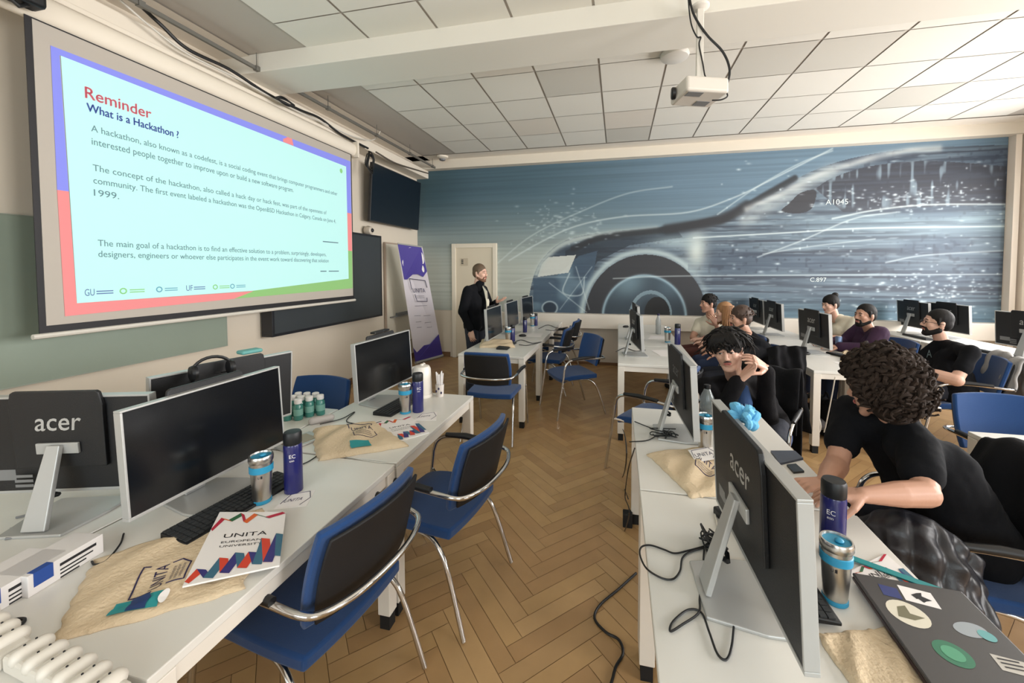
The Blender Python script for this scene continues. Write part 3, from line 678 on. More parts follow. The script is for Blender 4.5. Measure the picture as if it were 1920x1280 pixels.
# ------------------------------------------------------------ monitors (all-in-one computers)
def logo_acer(mb, M, w):
    put_text(mb, 'acer', M, w, w*.30, .12); M2 = M.copy(); M2.translation = M.translation+(M.to_3x3() @ Vector((.0012, .0012, 0))); put_text(mb, 'acer', M2, w, w*.30, .12)
def make_monitor(name, label, group='black all-in-one computers on the desks', tilt=.06, zb=.09, detail=True):
    t = thing(name, label, 'monitor', (0, 0, 0), 0, group)
    w, h = .305, .36
    T = Matrix.Translation((0, 0, zb)) @ Matrix.Rotation(-tilt, 4, 'Y')
    MB().box(-.022, -.004, -w+.004, w-.004, .004, h-.004, T).build('back_cover', back_black, t, smooth=False, bevel=.004)
    b = MB(); b.prism([(-.155, h-.03), (-.145, h+.016), (-.135, h+.022), (.135, h+.022), (.145, h+.016), (.155, h-.03), (.15, .1), (-.15, .1)], -.036, -.022, T @ Matrix(((0, 0, 1, 0), (1, 0, 0, 0), (0, 1, 0, 0), (0, 0, 0, 1))))
    b.build('rear_housing', back_black, t, smooth=False, bevel=.003)
    f = MB(); r = .007
    for (a, c, d, e) in ((-w, w, 0, r*1.5), (-w, w, h-r, h), (-w, -w+r, r*1.5, h-r), (w-r, w, r*1.5, h-r)): f.box(-.024, .006, a, c, d, e, T)
    f.build('bezel', silver, t, smooth=False, bevel=.0015)
    MB().box(-.004, .003, -w+r, w-r, r*1.5, h-r, T).build('screen', screen_black, t, smooth=False)
    lg = MB(); logo_acer(lg, T @ frameM((-.0368, .075, h*.66), (0, -1, 0), (0, 0, 1)), .15)
    lg.build('logo', mat('logo_grey', C(196, 196, 194), .3, metal=.3), t, smooth=False)
    br = MB().box(-.046, -.036, -.07, .07, .155, .195, T); br.build('neck_bracket', silver, t, smooth=False, bevel=.003)
    nk = MB(); p1 = T @ Vector((-.05, 0, .19)); p0 = Vector((-.135, 0, .012)); d = (p1-p0)
    ex = Vector((0, 1, 0)); ez = d.normalized(); ey = ez.cross(ex)
    Mn = Matrix((ex, ey, ez)).transposed().to_4x4(); Mn.translation = p0
    nk.add([Mn @ Vector(v) for v in ((-.038, -.008, 0), (.038, -.008, 0), (.038, .008, 0), (-.038, .008, 0), (-.022, -.008, d.length), (.022, -.008, d.length), (.022, .008, d.length), (-.022, .008, d.length))], [(0, 1, 2, 3), (4, 5, 6, 7), (0, 1, 5, 4), (1, 2, 6, 5), (2, 3, 7, 6), (3, 0, 4, 7)])
    nk.build('stand_neck', silver, t, smooth=False, bevel=.003)
    cl = MB().tube([(-.085, -.03, .112), (-.105, .0, .108), (-.085, .03, .112), (-.078, 0, .112), (-.085, -.03, .112)], .007, 6); cl.build('cable_clip', black_plastic, t)
    s_ = MB().prism([(-.155, -.10), (-.155, .10), (-.02, .13), (.075, .13), (.08, .12), (.08, -.12), (.075, -.13), (-.02, -.13)], 0, .010); s_.build('stand_base', silver, t, smooth=False, bevel=.003)
    if detail:
        q = MB()
        for k in range(3): q.box(-.0366, -.0362, .10-.0, .16, .03+.018*k, .04+.018*k, T)
        q.box(-.0225, -.0222, .17, .26, .05, .09, T)
        q.build('rating_labels', grey_pl, t, smooth=False)
    return t
mon = make_monitor('monitor', 'near monitor on the left, its blank black screen facing the aisle')
used = [False]
def put_mon(label, x, y, deg, z=TZ):
    o = mon if not used[0] else copy_tree(mon); used[0] = True
    o['label'] = label; o.location = (x, y, z); o.rotation_euler = (0, 0, radians(deg)); return o
put_mon('near monitor on the left, its blank black screen facing the aisle', -1.53, 1.236, 0)
put_mon('monitor at the far left edge, its black back and pale logo facing the camera', -1.97, 1.045, 107)
put_mon('monitor standing behind the near left screen, with a headset on its top edge', -1.88, 1.56, 180-14)
put_mon('monitor with a blank screen beside the white kettle', -1.52, 2.385, -2, TZ)
put_mon('big monitor at lower right, back and grey logo toward the aisle', .378, 1.165, 2.6)
put_mon('monitor right of the aisle, just left of the young person leaning on clasped hands', .36, 2.26, 3)
put_mon('monitor nearest the camera on the desk row before the standing person', -1.44, 4.55, 1)
put_mon('second monitor on the desk row before the standing person', -1.44, 5.38, 0)
put_mon('farthest monitor on the row before the standing person, near the ledge', -1.44, 6.33, -4)
put_mon('monitor at the left end of the row by the seated group, seen nearly edge-on', .21, 4.30, 8)
put_mon('farther monitor on the row by the seated group, mostly hidden by the nearer one', .25, 5.25, 4)
put_mon('monitor with its back to us between the purple hoodie and the leaning young man', 2.08, 4.80, 3)
put_mon('monitor on the middle row left of the person with the hair bun', 2.10, 6.00, 1)
put_mon('small distant monitor above the person in the dark jacket', 2.08, 6.60, 0)
put_mon('distant monitor right of the person in the purple hoodie', 4.05, 6.55, 0)
put_mon('monitor behind the head of the person with glasses', 4.22, 6.2, 4)
put_mon('monitor cut by the right edge of the photo', 4.12, 5.02, 12)

# ------------------------------------------------------------ chairs
def make_chair(name, label, group='blue visitor chairs with chrome arms'):
    t = thing(name, label, 'chair', (0, 0, 0), 0, group)
    st = MB()
    def sf(a, b):
        x, y = squircle(a, b, .22); z = .475-.018*(max(0, a)**3)*1.6-.006*(x*x)-.004*(1-b*b)
        return (.01+.235*x, .235*y, z)
    st.panel(sf, 10, 10, .05); st.build('seat', blue_fab, t, bevel=.012, seg=3)
    def bf(a, b, dx=0, k=1.0, kz=1.0):
        y, z = squircle(a, b, .22); zz = .71+.165*z*kz
        return (-.265-.05*(zz-.62)/.2+.045*y*y+dx, .235*y*k, zz)
    MB().panel(lambda a, b: bf(-a, b), 10, 8, .028).build('backrest', blue_fab, t, bevel=.008, seg=2)
    MB().panel(lambda a, b: bf(-a, b, -.030, .93, .90), 10, 8, .012).build('back_shell', shell_black, t, bevel=.004, seg=2)
    arm = [(.215, .265, .56), (.19, .268, .62), (.13, .272, .655), (.0, .275, .665), (-.14, .272, .66), (-.25, .262, .652), (-.30, .225, .645), (-.335, .12, .64), (-.342, 0, .638)]
    full = arm+[(x, -y, z) for x, y, z in arm[-2::-1]]
    MB().tube(spline(full, 4), .0115, 10).build('arm_frame', chrome, t)
    for s in (1, -1):
        MB().tube([(.30, s*.265, .012), (.262, s*.265, .25), (.225, s*.265, .47), (.215, s*.265, .56)], .0115, 10).build('leg', chrome, t)
        MB().tube(spline([(.0, s*.20, .415), (-.10, s*.215, .41), (-.17, s*.23, .36), (-.22, s*.24, .26), (-.30, s*.255, .012)], 4), .0115, 10).build('leg', chrome, t)
        MB().tube([(.226, s*.264, .44), (.12, s*.2, .418), (0, s*.2, .415)], .010, 8).build('seat_rail', chrome, t)
        MB().tube([(.13, s*.272, .664), (.0, s*.275, .675), (-.15, s*.272, .67)], [.014, .018, .014], 10).build('armrest_pad', black_plastic, t)
    MB().tube([(.12, -.20, .415), (.12, .2, .415)], .009, 8).build('cross_bar', chrome, t)
    return t
ch = make_chair('chair', '')
used_c = [False]
def put_chair(label, x, y, deg):
    o = ch if not used_c[0] else copy_tree(ch); used_c[0] = True
    o['label'] = label; o.location = (x, y, 0); o.rotation_euler = (0, 0, radians(deg)); return o
put_chair('large blue chair with black shell, nearest the camera at the left desks', -1.10, 1.23, 172)
put_chair('blue chair with chrome band behind the nearest one, beside the aisle', -.91, 1.88, 171)
put_chair('blue chair facing away at the near end of the row before the standing person', -1.20, 3.78, 90)
put_chair('empty blue chair turned sideways in the open aisle', -.52, 4.58, 212)
put_chair('dark chair seen edge-on by the middle of the row before the standing person', -.93, 5.30, 176)
put_chair('farthest chair seen edge-on, close to the wall ledge', -.90, 6.12, 176)
put_chair('chair half hidden behind the farther monitor on the right of the aisle', .30, 3.36, 150)
put_chair('chair whose blue back shows behind the small green bottles', -2.08, 2.17, 270)
put_chair('bright blue chair with its front to us at the right, behind the jutting desk', 2.27, 2.70, 268)
put_chair('chair of the young person leaning on clasped hands', .93, 3.06, 240)
put_chair('chair draped with the dark coat, used by the curly-haired person', 1.34, 1.93, 172)
put_chair('chair with a chrome arm, used by the person with glasses', 2.98, 4.34, 168)
put_chair('chair of the person in the purple hoodie', 2.80, 5.12, 180)
put_chair('chair of the person with the hair bun', 2.85, 5.85, 180)
put_chair('chair of the person in the dark jacket', 1.30, 4.36, 180)
put_chair('chair of the long-haired person beside the person in the cream T-shirt', 1.34, 5.08, 180)
put_chair('chair of the person in the cream T-shirt', 1.26, 5.72, 180)
put_chair('blue chair low at the right edge, behind the coat-draped chair', 2.95, 2.25, 180)
put_chair('blue chair with a bag behind the person with glasses', 3.56, 3.35, 60)
# ------------------------------------------------------------ things on the desks
V_ = lambda *a: Vector(a)
def pl(px, py, z=TZ): return U(px, py, z=z)
def make_mug(label):
    t = thing('travel_mug', label, 'mug', group='steel travel mugs with cyan bands')
    MB().lathe([(.030, .012), (.031, .02), (.038, .135), (.038, .17)], seg=28).build('steel_body', steel, t)
    MB().lathe([(.0305, 0), (.033, .003), (.0325, .013), (.030, .014)], seg=28).build('foot_ring', cyan_pl, t)
    MB().lathe([(.0375, .122), (.0405, .124), (.0405, .146), (.0385, .148)], seg=28).build('grip_band', cyan_pl, t)
    l_ = MB().lathe([(.040, .160), (.0425, .166), (.0425, .180), (.040, .186), (.036, .186), (.034, .178), (.02, .177)], seg=28).build('lid_rim', steel, t)
    m_ = MB().lathe([(.0345, .170), (.0345, .180), (.02, .1795)], seg=24); m_.ell((.006, 0, .184), (.012, .012, .006)); m_.build('lid', cyan_pl, t)
    tx = MB()
    for k, c in enumerate('UI'): put_text(tx, c, frameM((-.008+.009*k, -.0375, .105), (1, 0, 0), (0, 0, 1)), .006, .010)
    tx.build('print', ink_black, t, smooth=False)
    return t
def make_bottle(label):
    t = thing('thermos_bottle', label, 'bottle', group='navy thermos bottles')
    MB().lathe([(.031, 0), (.034, .003), (.034, .19), (.032, .197)], seg=28).build('body', navy_gloss, t)
    MB().lathe([(.032, .197), (.0335, .2), (.0335, .238), (.030, .246), (.012, .248)], seg=28).build('cap', black_plastic, t)
    tx = MB(); put_text(tx, 'EC', frameM((-.010, -.0345, .148), (1, 0, 0), (0, 0, 1)), .022, .015); put_text(tx, 'esn', frameM((-.009, -.0345, .134), (1, 0, 0), (0, 0, 1)), .016, .006)
    tx.build('print', paper, t, smooth=False)
    return t
mug0, bot0 = make_mug(''), make_bottle(''); um = [0]; ub = [0]
def put(proto, flag, label, p, rz=0, s=1.0):
    o = proto if not flag[0] else copy_tree(proto); flag[0] = 1
    o['label'] = label; o.location = p; o.rotation_euler = (0, 0, radians(rz)); o.scale = (s, s, s); return o
put(mug0, um, 'steel travel mug beside the keyboard of the near left monitor', (-1.345, 1.245, TZ), 40)
put(mug0, um, 'steel travel mug with pale blue band in front of the kettle', (-1.30, 2.23, TZ), 40)
put(mug0, um, 'steel travel mug at the foot of the farther monitor right of the aisle', (.425, 2.065, TZ), -10)
put(mug0, um, 'big steel travel mug with cyan lid beside the closed laptop', (.582, 1.20, TZ), -30, .92)
put(mug0, um, 'small pale mug beside the keyboard on the row before the standing person', (-1.33, 4.72, TZ), 20)
put(mug0, um, 'pale steel mug on the desk row by the seated group', (.60, 5.12, TZ), 20)
put(mug0, um, 'tiny steel mug on the far end of the row before the standing person', (-1.33, 6.15, TZ), 20)
put(bot0, ub, 'navy thermos bottle with black cap next to the near steel mug', (-1.285, 1.335, TZ), 38)
put(bot0, ub, 'navy thermos bottle in front of the white kettle', (-1.235, 2.27, TZ), 38)
put(bot0, ub, 'navy thermos bottle standing at the right of the big monitor back', (.66, 1.385, TZ), -35)
put(bot0, ub, 'small navy bottle beside the pale mug on the row before the standing person', (-1.285, 4.77, TZ), 20, .85)
put(bot0, ub, 'navy bottle behind the second monitor of the row before the standing person', (-1.30, 5.50, TZ), 20, .9)
put(bot0, ub, 'farthest navy bottle on the row before the standing person', (-1.285, 6.2, TZ), 20, .8)
put(bot0, ub, 'navy bottle on the desk row left of the seated group', (.70, 5.0, TZ), 20)
t = thing('drink_can', 'blue and silver drink can beside the monitor near the purple hoodie', 'can', (2.40, 5.02, TZ))
MB().lathe([(.026, 0), (.032, .008), (.032, .145), (.026, .155)], seg=20).build('body', mat('can_blue', C(120, 140, 176), .3, metal=.5), t); MB().lathe([(.026, .155), (.024, .158)]).build('top', steel, t)
t = thing('water_bottle', 'clear plastic bottle of dark drink between the mug and the young person', 'bottle', (.48, 2.305, TZ))
MB().lathe([(.034, 0), (.037, .01), (.037, .12), (.034, .13), (.037, .14), (.036, .20), (.020, .235), (.014, .25)], seg=24).build('body', mat('clear_pet', C(150, 158, 158), .12, alpha=.45, spec=.8), t)
MB().lathe([(.033, .006), (.035, .012), (.035, .12), (.033, .125)], seg=24).build('drink', mat('dark_drink', C(38, 26, 26), .2), t)
MB().lathe([(.016, .248), (.017, .252), (.017, .268), (.015, .27)]).build('cap', black_plastic, t)
t = thing('glass_bottle', 'clear water bottle with dark cap standing beyond the seated group', 'bottle', (.55, 5.75, TZ))
MB().lathe([(.034, 0), (.036, .01), (.036, .19), (.018, .24), (.014, .26)], seg=18).build('body', mat('clear_pet2', C(170, 178, 180), .15, alpha=.6), t); MB().lathe([(.017, .26), (.017, .285)]).build('cap', ink, t)
# keyboards
def make_keyboard(label):
    t = thing('keyboard', label, 'keyboard', group='black desk keyboards')
    MB().prism([(-.065, 0), (.065, 0), (.065, .010), (-.065, .022)], -.215, .215, Matrix(((1, 0, 0, 0), (0, 0, 1, 0), (0, 1, 0, 0), (0, 0, 0, 1)))).build('body', black_plastic, t, smooth=False, bevel=.003)
    k = MB(); km = mat('key_cap', C(44, 46, 48), .45)
    for r in range(6):
        x = -.053+r*.0195; z = .0215-(x+.065)*.0923
        for c in range(21 if r < 5 else 9):
            y = -.202+c*.0198; wdt = .0085
            if r == 5 and c == 4: k.box(x-.0075, x+.0075, y-.008, y+.07, z, z+.0045); continue
            yy = y if (r < 5 or c < 4) else y+.075
            if yy > .2: continue
            k.box(x-.0078, x+.0078, yy-wdt, yy+wdt, z, z+.0045)
    o = k.build('keys', km, t, smooth=False); return t
kb0 = make_keyboard(''); uk = [0]
put(kb0, uk, 'black keyboard in front of the near left screen, beside the steel mug', (-1.405, 1.20, TZ), -5)
put(kb0, uk, 'black keyboard behind the steel mug, at the left monitor beside the kettle', (-1.40, 2.36, TZ), -3)
put(kb0, uk, 'black keyboard under the big monitor at lower right', (.475, 1.31, TZ+.0105), 3)
put(kb0, uk, 'black keyboard under the monitor in front of the purple hoodie', (2.30, 4.60, TZ), 20)
put(kb0, uk, 'black keyboard under the nearest monitor of the row before the standing person', (-1.27, 4.45, TZ), 0)
put(kb0, uk, 'black keyboard on the far right corner desk left of the person with glasses', (3.86, 6.15, TZ), 0)
put(kb0, uk, 'black keyboard on the desk behind the person with glasses', (3.90, 5.2, TZ), 4)
def mouse(label, x, y, rz=0):
    t = thing('computer_mouse', label, 'mouse', (x, y, TZ), radians(rz)); m = MB().ell((0, 0, .012), (.052, .03, .02)); m.build('body', black_plastic, t)
    MB().ell((.028, 0, .029), (.008, .004, .004)).build('scroll_wheel', grey_pl, t); return t
mouse('black mouse beside the monitor in front of the purple hoodie', 1.93, 4.68); mouse('black mouse under the second monitor of the row before the standing person', -1.25, 5.15, 10)
mouse('black mouse on the ledge side of the row by the seated group', .12, 6.3, 30)
# tote bags: a soft double sheet with wrinkles
def tote(label, quad, th=.018, wr=.012, seed=1, handles=True):
    tl, tr, br, bl = [Vector(q) for q in quad]; c = (tl+tr+br+bl)/4; c.z = TZ
    t = thing('tote_bag', label, 'bag', c, group=None); rr = random.Random(seed)
    ph = [(rr.uniform(3, 9), rr.uniform(3, 9), rr.uniform(0, 6), rr.uniform(.4, 1)) for _ in range(7)]
    def fn(a, b):
        x, y = squircle(a, b, .06); s, q = (x+1)/2, (y+1)/2
        p = tl.lerp(tr, s).lerp(bl.lerp(br, s), q)-c
        e = max(0.0, (1-a**8))*max(0.0, (1-b**8)); h = th*(.55+.45*(1-a*a)*(1-b*b))+wr*e*sum(k*(sin(f1*a+f2*b+f3)) for f1, f2, f3, k in ph)/4
        j = .006*sin(9*a+seed)+.004*sin(17*b+seed); h = max(h, .005)
        return (p.x+j*(abs(b) > .7), p.y+j*(abs(a) > .7), h*(e**.25)+.003)
    m = MB(); n = 34; top = [[fn(-1+2*i/n, -1+2*k/n) for k in range(n+1)] for i in range(n+1)]
    vs = [p for r in top for p in r]+[(p[0], p[1], .0005) for r in top for p in r]; N = (n+1)**2; fs = []
    ix = lambda i, k: i*(n+1)+k
    for i in range(n):
        for k in range(n): fs += [(ix(i, k), ix(i+1, k), ix(i+1, k+1), ix(i, k+1)), (N+ix(i, k), N+ix(i, k+1), N+ix(i+1, k+1), N+ix(i+1, k))]
    ring = [ix(i, 0) for i in range(n)]+[ix(n, k) for k in range(n)]+[ix(i, n) for i in range(n, 0, -1)]+[ix(0, k) for k in range(n, 0, -1)]
    for k in range(len(ring)): a, b = ring[k], ring[(k+1) % len(ring)]; fs.append((a, N+a, N+b, b))
    m.add(vs, fs); m.build('cloth', canvas, t, smooth=None)
    for me_ in [t.children[0].data]: me_.polygons.foreach_set('use_smooth', [True]*len(me_.polygons))
    def on(s, q, dz=.0012):
        p = fn(-1+2*s, -1+2*q); return Vector((p[0], p[1], p[2]+dz))
    return t, on
def draped_text(t, on, s, s0, q0, ds, dq, hs, hq, wide, high, name, m_, dz=.0015):
    """lettering laid on the cloth: (s0,q0) origin, (ds,dq) reading direction, (hs,hq) up direction"""
    vs, fs = text_mesh(s, 1, 1); mb = MB()
    mb.add([on(s0+ds*v[0]*wide+hs*v[1]*high, q0+dq*v[0]*wide+hq*v[1]*high, dz) for v in vs], fs); return mb
def draped_line(mb, on, pts, r=.002):
    out = []
    for (a, b), (c, d) in zip(pts[:-1], pts[1:]):
        for k in range(6): out.append(on(a+(c-a)*k/6, b+(d-b)*k/6, .001))
    out.append(on(*pts[-1], .001)); mb.tube(out, r, 5, flat=.5)
def unita_logo(t, on, o, ex, ey, k=1):
    """logo box in cloth coordinates: o origin, ex text direction, ey up"""
    P = lambda a, b: (o[0]+ex[0]*a+ey[0]*b, o[1]+ex[1]*a+ey[1]*b)
    mb = draped_text(t, on, 'UNITA', *P(.08, .45), ex[0], ex[1], ey[0], ey[1], .8, .26, '', ink)
    draped_line(mb, on, [P(.0, .62), P(.0, 1.05), P(1.0, 1.0), P(.92, .84)], .0022)
    draped_line(mb, on, [P(.12, .36), P(.12, .0), P(.72, -.02), P(.95, .2), P(.9, .4)], .0022)
    for z in (.28, .18, .08):
        m2 = draped_text(t, on, 'UNIVERSITAS MONTIUM', *P(.2, z), ex[0], ex[1], ey[0], ey[1], .55, .06, '', ink); mb.add(m2.v, m2.f)
    mb.build('printed_logo', ink, t, smooth=False)
b1, on1 = tote('large cream tote bag lying flat at lower left, under the booklet', [pl(175, 1050), pl(500, 950), pl(462, 1105), pl(90, 1212)], .012, .010, 3)
unita_logo(b1, on1, (.60, .80), (.0, -.34), (-.27, -.02))
def patch(t, on, q4, m_, nm, dz):
    a, b, c, d = q4; n = 8; vs = []
    for i in range(n+1):
        for k in range(n+1):
            s, q = i/n, k/n; x = (a[0]*(1-s)+b[0]*s)*(1-q)+(d[0]*(1-s)+c[0]*s)*q; y = (a[1]*(1-s)+b[1]*s)*(1-q)+(d[1]*(1-s)+c[1]*s)*q; vs.append(on(x, y, dz))
    MB().add(vs, [(i*(n+1)+k, (i+1)*(n+1)+k, (i+1)*(n+1)+k+1, i*(n+1)+k+1) for i in range(n) for k in range(n)]).build(nm, m_, t)
mat('teal_card', C(36, 138, 142), .5); mat('navy_card', C(22, 52, 104), .5)
patch(b1, on1, ((.262, .80), (.52, .84), (.50, .96), (.25, .92)), MATS['teal_card'], 'teal_label', .004)
patch(b1, on1, ((.345, .81), (.44, .825), (.43, .95), (.335, .935)), MATS['navy_card'], 'navy_label', .006)
st = MB(); st.add([on1(.53+.032*cos(a), .90+.055*sin(a), .008) for a in [2*pi*k/18 for k in range(18)]], [tuple(range(18))]); st.build('round_white_sticker', paper, b1, smooth=False)
b2, on2 = tote('cream tote bag crumpled on the left desks behind the navy bottle', [pl(583, 807), pl(700, 793), pl(765, 838), pl(592, 866)], .035, .016, 5)
unita_logo(b2, on2, (.45, .62), (.34, .08), (.08, -.45))
patch(b2, on2, ((.40, .76), (.62, .78), (.60, .93), (.38, .92)), MATS['teal_card'], 'teal_label', .004)
b3, on3 = tote('cream tote bag with dark print on the desk right of the aisle', [pl(1213, 851), pl(1340, 838), pl(1375, 928), pl(1300, 935)], .025, .014, 8)
unita_logo(b3, on3, (.42, .52), (.34, .28), (.22, -.34))
b4, on4 = tote('cream tote bag under the mug and the laptop at the bottom edge', [V_(.475, 1.07, TZ), V_(.655, 1.13, TZ), V_(.67, .84, TZ), V_(.52, .84, TZ)], .015, .01, 11)
b5, on5 = tote('small cream tote bag heaped on the near end of the row before the standing person', [pl(903, 638), pl(960, 640), pl(965, 652), pl(898, 652)], .05, .02, 12)
b6, on6 = tote('pale bag of paper beside the keyboard near the purple hoodie', [pl(1580, 660), pl(1612, 655), pl(1640, 672), pl(1575, 678)], .03, .015, 13)
# booklets with zigzag ribbons
def booklet(label, quad, th=.005):
    tl, tr, br, bl = [Vector(q) for q in quad]; c = (tl+tr+br+bl)/4; c.z = TZ; t = thing('booklet', label, 'booklet', c)
    F = lambda s, q, z=th: (lambda p: Vector((p.x, p.y, z)))(tl.lerp(tr, s).lerp(bl.lerp(br, s), q)-c)
    m = MB(); m.add([F(0, 0, 0), F(1, 0, 0), F(1, 1, 0), F(0, 1, 0), F(0, 0), F(1, 0), F(1, 1), F(0, 1)], [(0, 1, 2, 3), (4, 5, 6, 7), (0, 1, 5, 4), (1, 2, 6, 5), (2, 3, 7, 6), (3, 0, 4, 7)]); m.build('pages', paper, t, smooth=False)
    cols = [C(48, 100, 66), C(206, 66, 44), C(178, 36, 62), C(52, 48, 116), C(214, 98, 42), C(58, 104, 128)]
    ms = [mat('ribbon%d' % i, c_, .55) for i, c_ in enumerate(cols)]
    def rib(pts, w, name, wx=0):
        r = MB()
        for i, ((a, b), (e, f)) in enumerate(zip(pts[:-1], pts[1:])):
            r.mi = (i*2+len(pts)) % 6; z = th+.0006+.0001*i; cl_ = lambda x: min(1, max(0, x)); r.add([F(cl_(a-wx), cl_(b-w*.3), z), F(cl_(a+wx), cl_(b+w*.3), z), F(cl_(e+wx), cl_(f+w*.3), z), F(cl_(e-wx), cl_(f-w*.3), z)], [(0, 1, 2, 3)])
        r.build(name, ms, t, smooth=False)
    rib([(.0, .30), (.10, .12), (.22, .16), (.36, .04), (.44, .20), (.56, .05), (.74, .12), (.98, .02)], .055, 'zigzag_ribbon_top', .03)
    rib([(.0, .97), (.12, .84), (.24, .97), (.33, .74), (.40, .95), (.50, .70), (.58, .93), (.66, .72), (.74, .92), (.78, .52), (.86, .92), (.96, .46), (.985, .85)], .05, 'zigzag_ribbon_bottom', .055)
    q = MB(); e1 = (F(1, .4)-F(0, .4)).normalized(); e2 = (F(.5, 0)-F(.5, 1)).normalized(); W_ = (tr-tl).length
    put_text(q, 'UNITA', frameM(F(.22, .44, th+.0008), e1, e2, (0, 0, 1)), W_*.55, W_*.09)
    put_text(q, 'EUROPEAN', frameM(F(.22, .52, th+.0008), e1, e2, (0, 0, 1)), W_*.5, W_*.045); put_text(q, 'UNIVERSITY', frameM(F(.22, .58, th+.0008), e1, e2, (0, 0, 1)), W_*.52, W_*.045)
    q.build('cover_title', ink_black, t, smooth=False); return t
booklet('white booklet with UNITA title and zigzag ribbons on the large tote bag', [pl(412, 962, .768), pl(536, 962, .768), pl(524, 1062, .768), pl(342, 1102, .768)]).location.z = .768
booklet('white booklet with red ribbons lying in front of the kettle mug', [pl(702, 792), pl(770, 782), pl(805, 812), pl(735, 832)])
booklet('white leaflet with red stripes under the teal lanyard, behind the laptop', [pl(1590, 1075), pl(1660, 1040), pl(1735, 1105), pl(1640, 1130)])
o = MB().box(-.012, .012, -.14, .14, 0, .003).build('teal_lanyard', MATS['teal_card']); o.location = (.775, 1.345, TZ+.007); o.rotation_euler = (0, 0, radians(62)); tag(o, 'teal lanyard strip lying across the striped leaflet', 'lanyard')
# loose sticker sheets
def card(name, label, cat, quad, m_, th=.0012, z=TZ, print_=None):
    vs = [Vector(q) for q in quad]; c = sum(vs, Vector())/4; c.z = z; t = thing(name, label, cat, c); f = [Vector((p.x-c.x, p.y-c.y, 0)) for p in vs]
    MB().add([(p.x, p.y, h) for h in (0, th) for p in f], [(0, 1, 2, 3), (4, 5, 6, 7), (0, 1, 5, 4), (1, 2, 6, 5), (2, 3, 7, 6), (3, 0, 4, 7)]).build('sheet', m_, t, smooth=False)
    if print_:
        e1 = (f[1]-f[0]).normalized(); e2 = (f[0]-f[3]).normalized(); q = MB(); w = (f[1]-f[0]).length
        put_text(q, print_, frameM(f[3].lerp(f[0], .35)+e1*w*.12+Vector((0, 0, th+.0006)), e1, e2, (0, 0, 1)), w*.7, w*.24)
        for a, b in (((.05, .3), (.1, .9)), ((.1, .9), (.8, .95)), ((.8, .95), (.97, .5)), ((.97, .5), (.75, .1))):
            p = f[3].lerp(f[2], a[0]).lerp(f[0].lerp(f[1], a[0]), a[1]); r = f[3].lerp(f[2], b[0]).lerp(f[0].lerp(f[1], b[0]), b[1]); q.tube([p+Vector((0, 0, th)), r+Vector((0, 0, th))], .0014, 5)
        q.build('print', ink, t, smooth=False)
    return t
card('sticker', 'white sticker printed UNITA at the foot of the near navy bottle', 'sticker', [pl(545, 925), pl(592, 918), pl(575, 948), pl(512, 955)], paper, print_='UNITA')
card('sticker', 'white sticker with a loop drawing right of the farther navy bottle', 'sticker', [pl(790, 775), pl(820, 772), pl(818, 788), pl(775, 788)], paper, print_='UNITA')
card('sticker', 'white sticker printed UNITA lying on the tote bag right of the aisle', 'sticker', [pl(1290, 845, .78), pl(1335, 838, .78), pl(1350, 860, .78), pl(1305, 868, .78)], paper, z=.783, print_='UNITA')
card('tablet', 'dark slate tablet lying flat right of the big monitor', 'tablet', [pl(1445, 848), pl(1490, 848), pl(1506, 862), pl(1462, 872)], mat('slate_tab', C(64, 70, 84), .35), .010)
card('phone', 'small dark phone lying in front of the slate tablet', 'phone', [pl(1475, 874), pl(1492, 872), pl(1508, 886), pl(1488, 888)], screen_black, .009)
# kettle
t = thing('electric_kettle', 'white electric kettle at the far end of the left desks', 'kettle', (-1.36, 2.56, TZ))
wk = mat('kettle_white', C(224, 218, 208), .3)
MB().lathe([(.068, .02), (.07, .03), (.066, .12), (.062, .195), (.052, .215), (.02, .222)], seg=30).build('body', wk, t)
MB().lathe([(.075, 0), (.077, .006), (.072, .02)], seg=30).build('base', white_metal, t)
MB().tube(spline([(-.02, .055, .20), (-.03, .09, .205), (-.035, .105, .16), (-.03, .10, .08), (-.02, .066, .05)], 4), .012, 8).build('handle', wk, t)
MB().ell((0, 0, .224), (.014, .014, .008)).ell((-.06, 0, .195), (.02, .018, .015)).build('spout_and_knob', wk, t)
t = thing('cup', 'paper cup of white stirrers beside the kettle', 'cup', (-1.235, 2.585, TZ))
MB().lathe([(.026, 0), (.03, .085), (.0285, .085), (.025, .004)], seg=20).build('cup_wall', mat('cup_paper', C(214, 206, 200), .7), t)
for k in range(9):
    a = k*.7; q = MB().tube([(.012*cos(a), .012*sin(a), .01), (.024*cos(a), .024*sin(a), .15+.012*(k % 3))], .0045, 6); q.build('stirrer', paper, t)
q = MB()
for a, z in ((4.2, .04), (4.9, .06), (5.5, .03)): q.ell((.029*cos(a), .029*sin(a), z), (.006, .006, .009))
q.build('cup_print', ink, t)
# nine small green bottles with white caps
gb = thing('small_bottle', '', 'bottle', group='small green bottles with white caps')
MB().lathe([(.022, 0), (.025, .005), (.025, .085), (.018, .098)], seg=18).build('body', mat('green_glass', C(66, 132, 122), .2, coat=.3), gb); MB().lathe([(.0185, .098), (.0205, .1), (.0205, .122), (.018, .125)], seg=18).build('cap', paper, gb)
MB().lathe([(.0253, .03), (.0256, .031), (.0256, .066), (.0253, .067)], seg=18).build('paper_band', mat('band_g', C(120, 170, 158), .6), gb)
spots = [(-1.93, 1.97), (-1.87, 1.99), (-1.955, 2.04), (-1.90, 2.045), (-1.845, 2.05), (-1.80, 2.09), (-1.97, 2.10), (-1.915, 2.11), (-1.86, 2.12)]
lab = ['leftmost of the front row', 'second of the front row', 'leftmost of the middle row', 'second of the middle row', 'third of the middle row', 'the rightmost one, a little apart', 'leftmost of the back row', 'middle of the back row', 'right end of the back row']
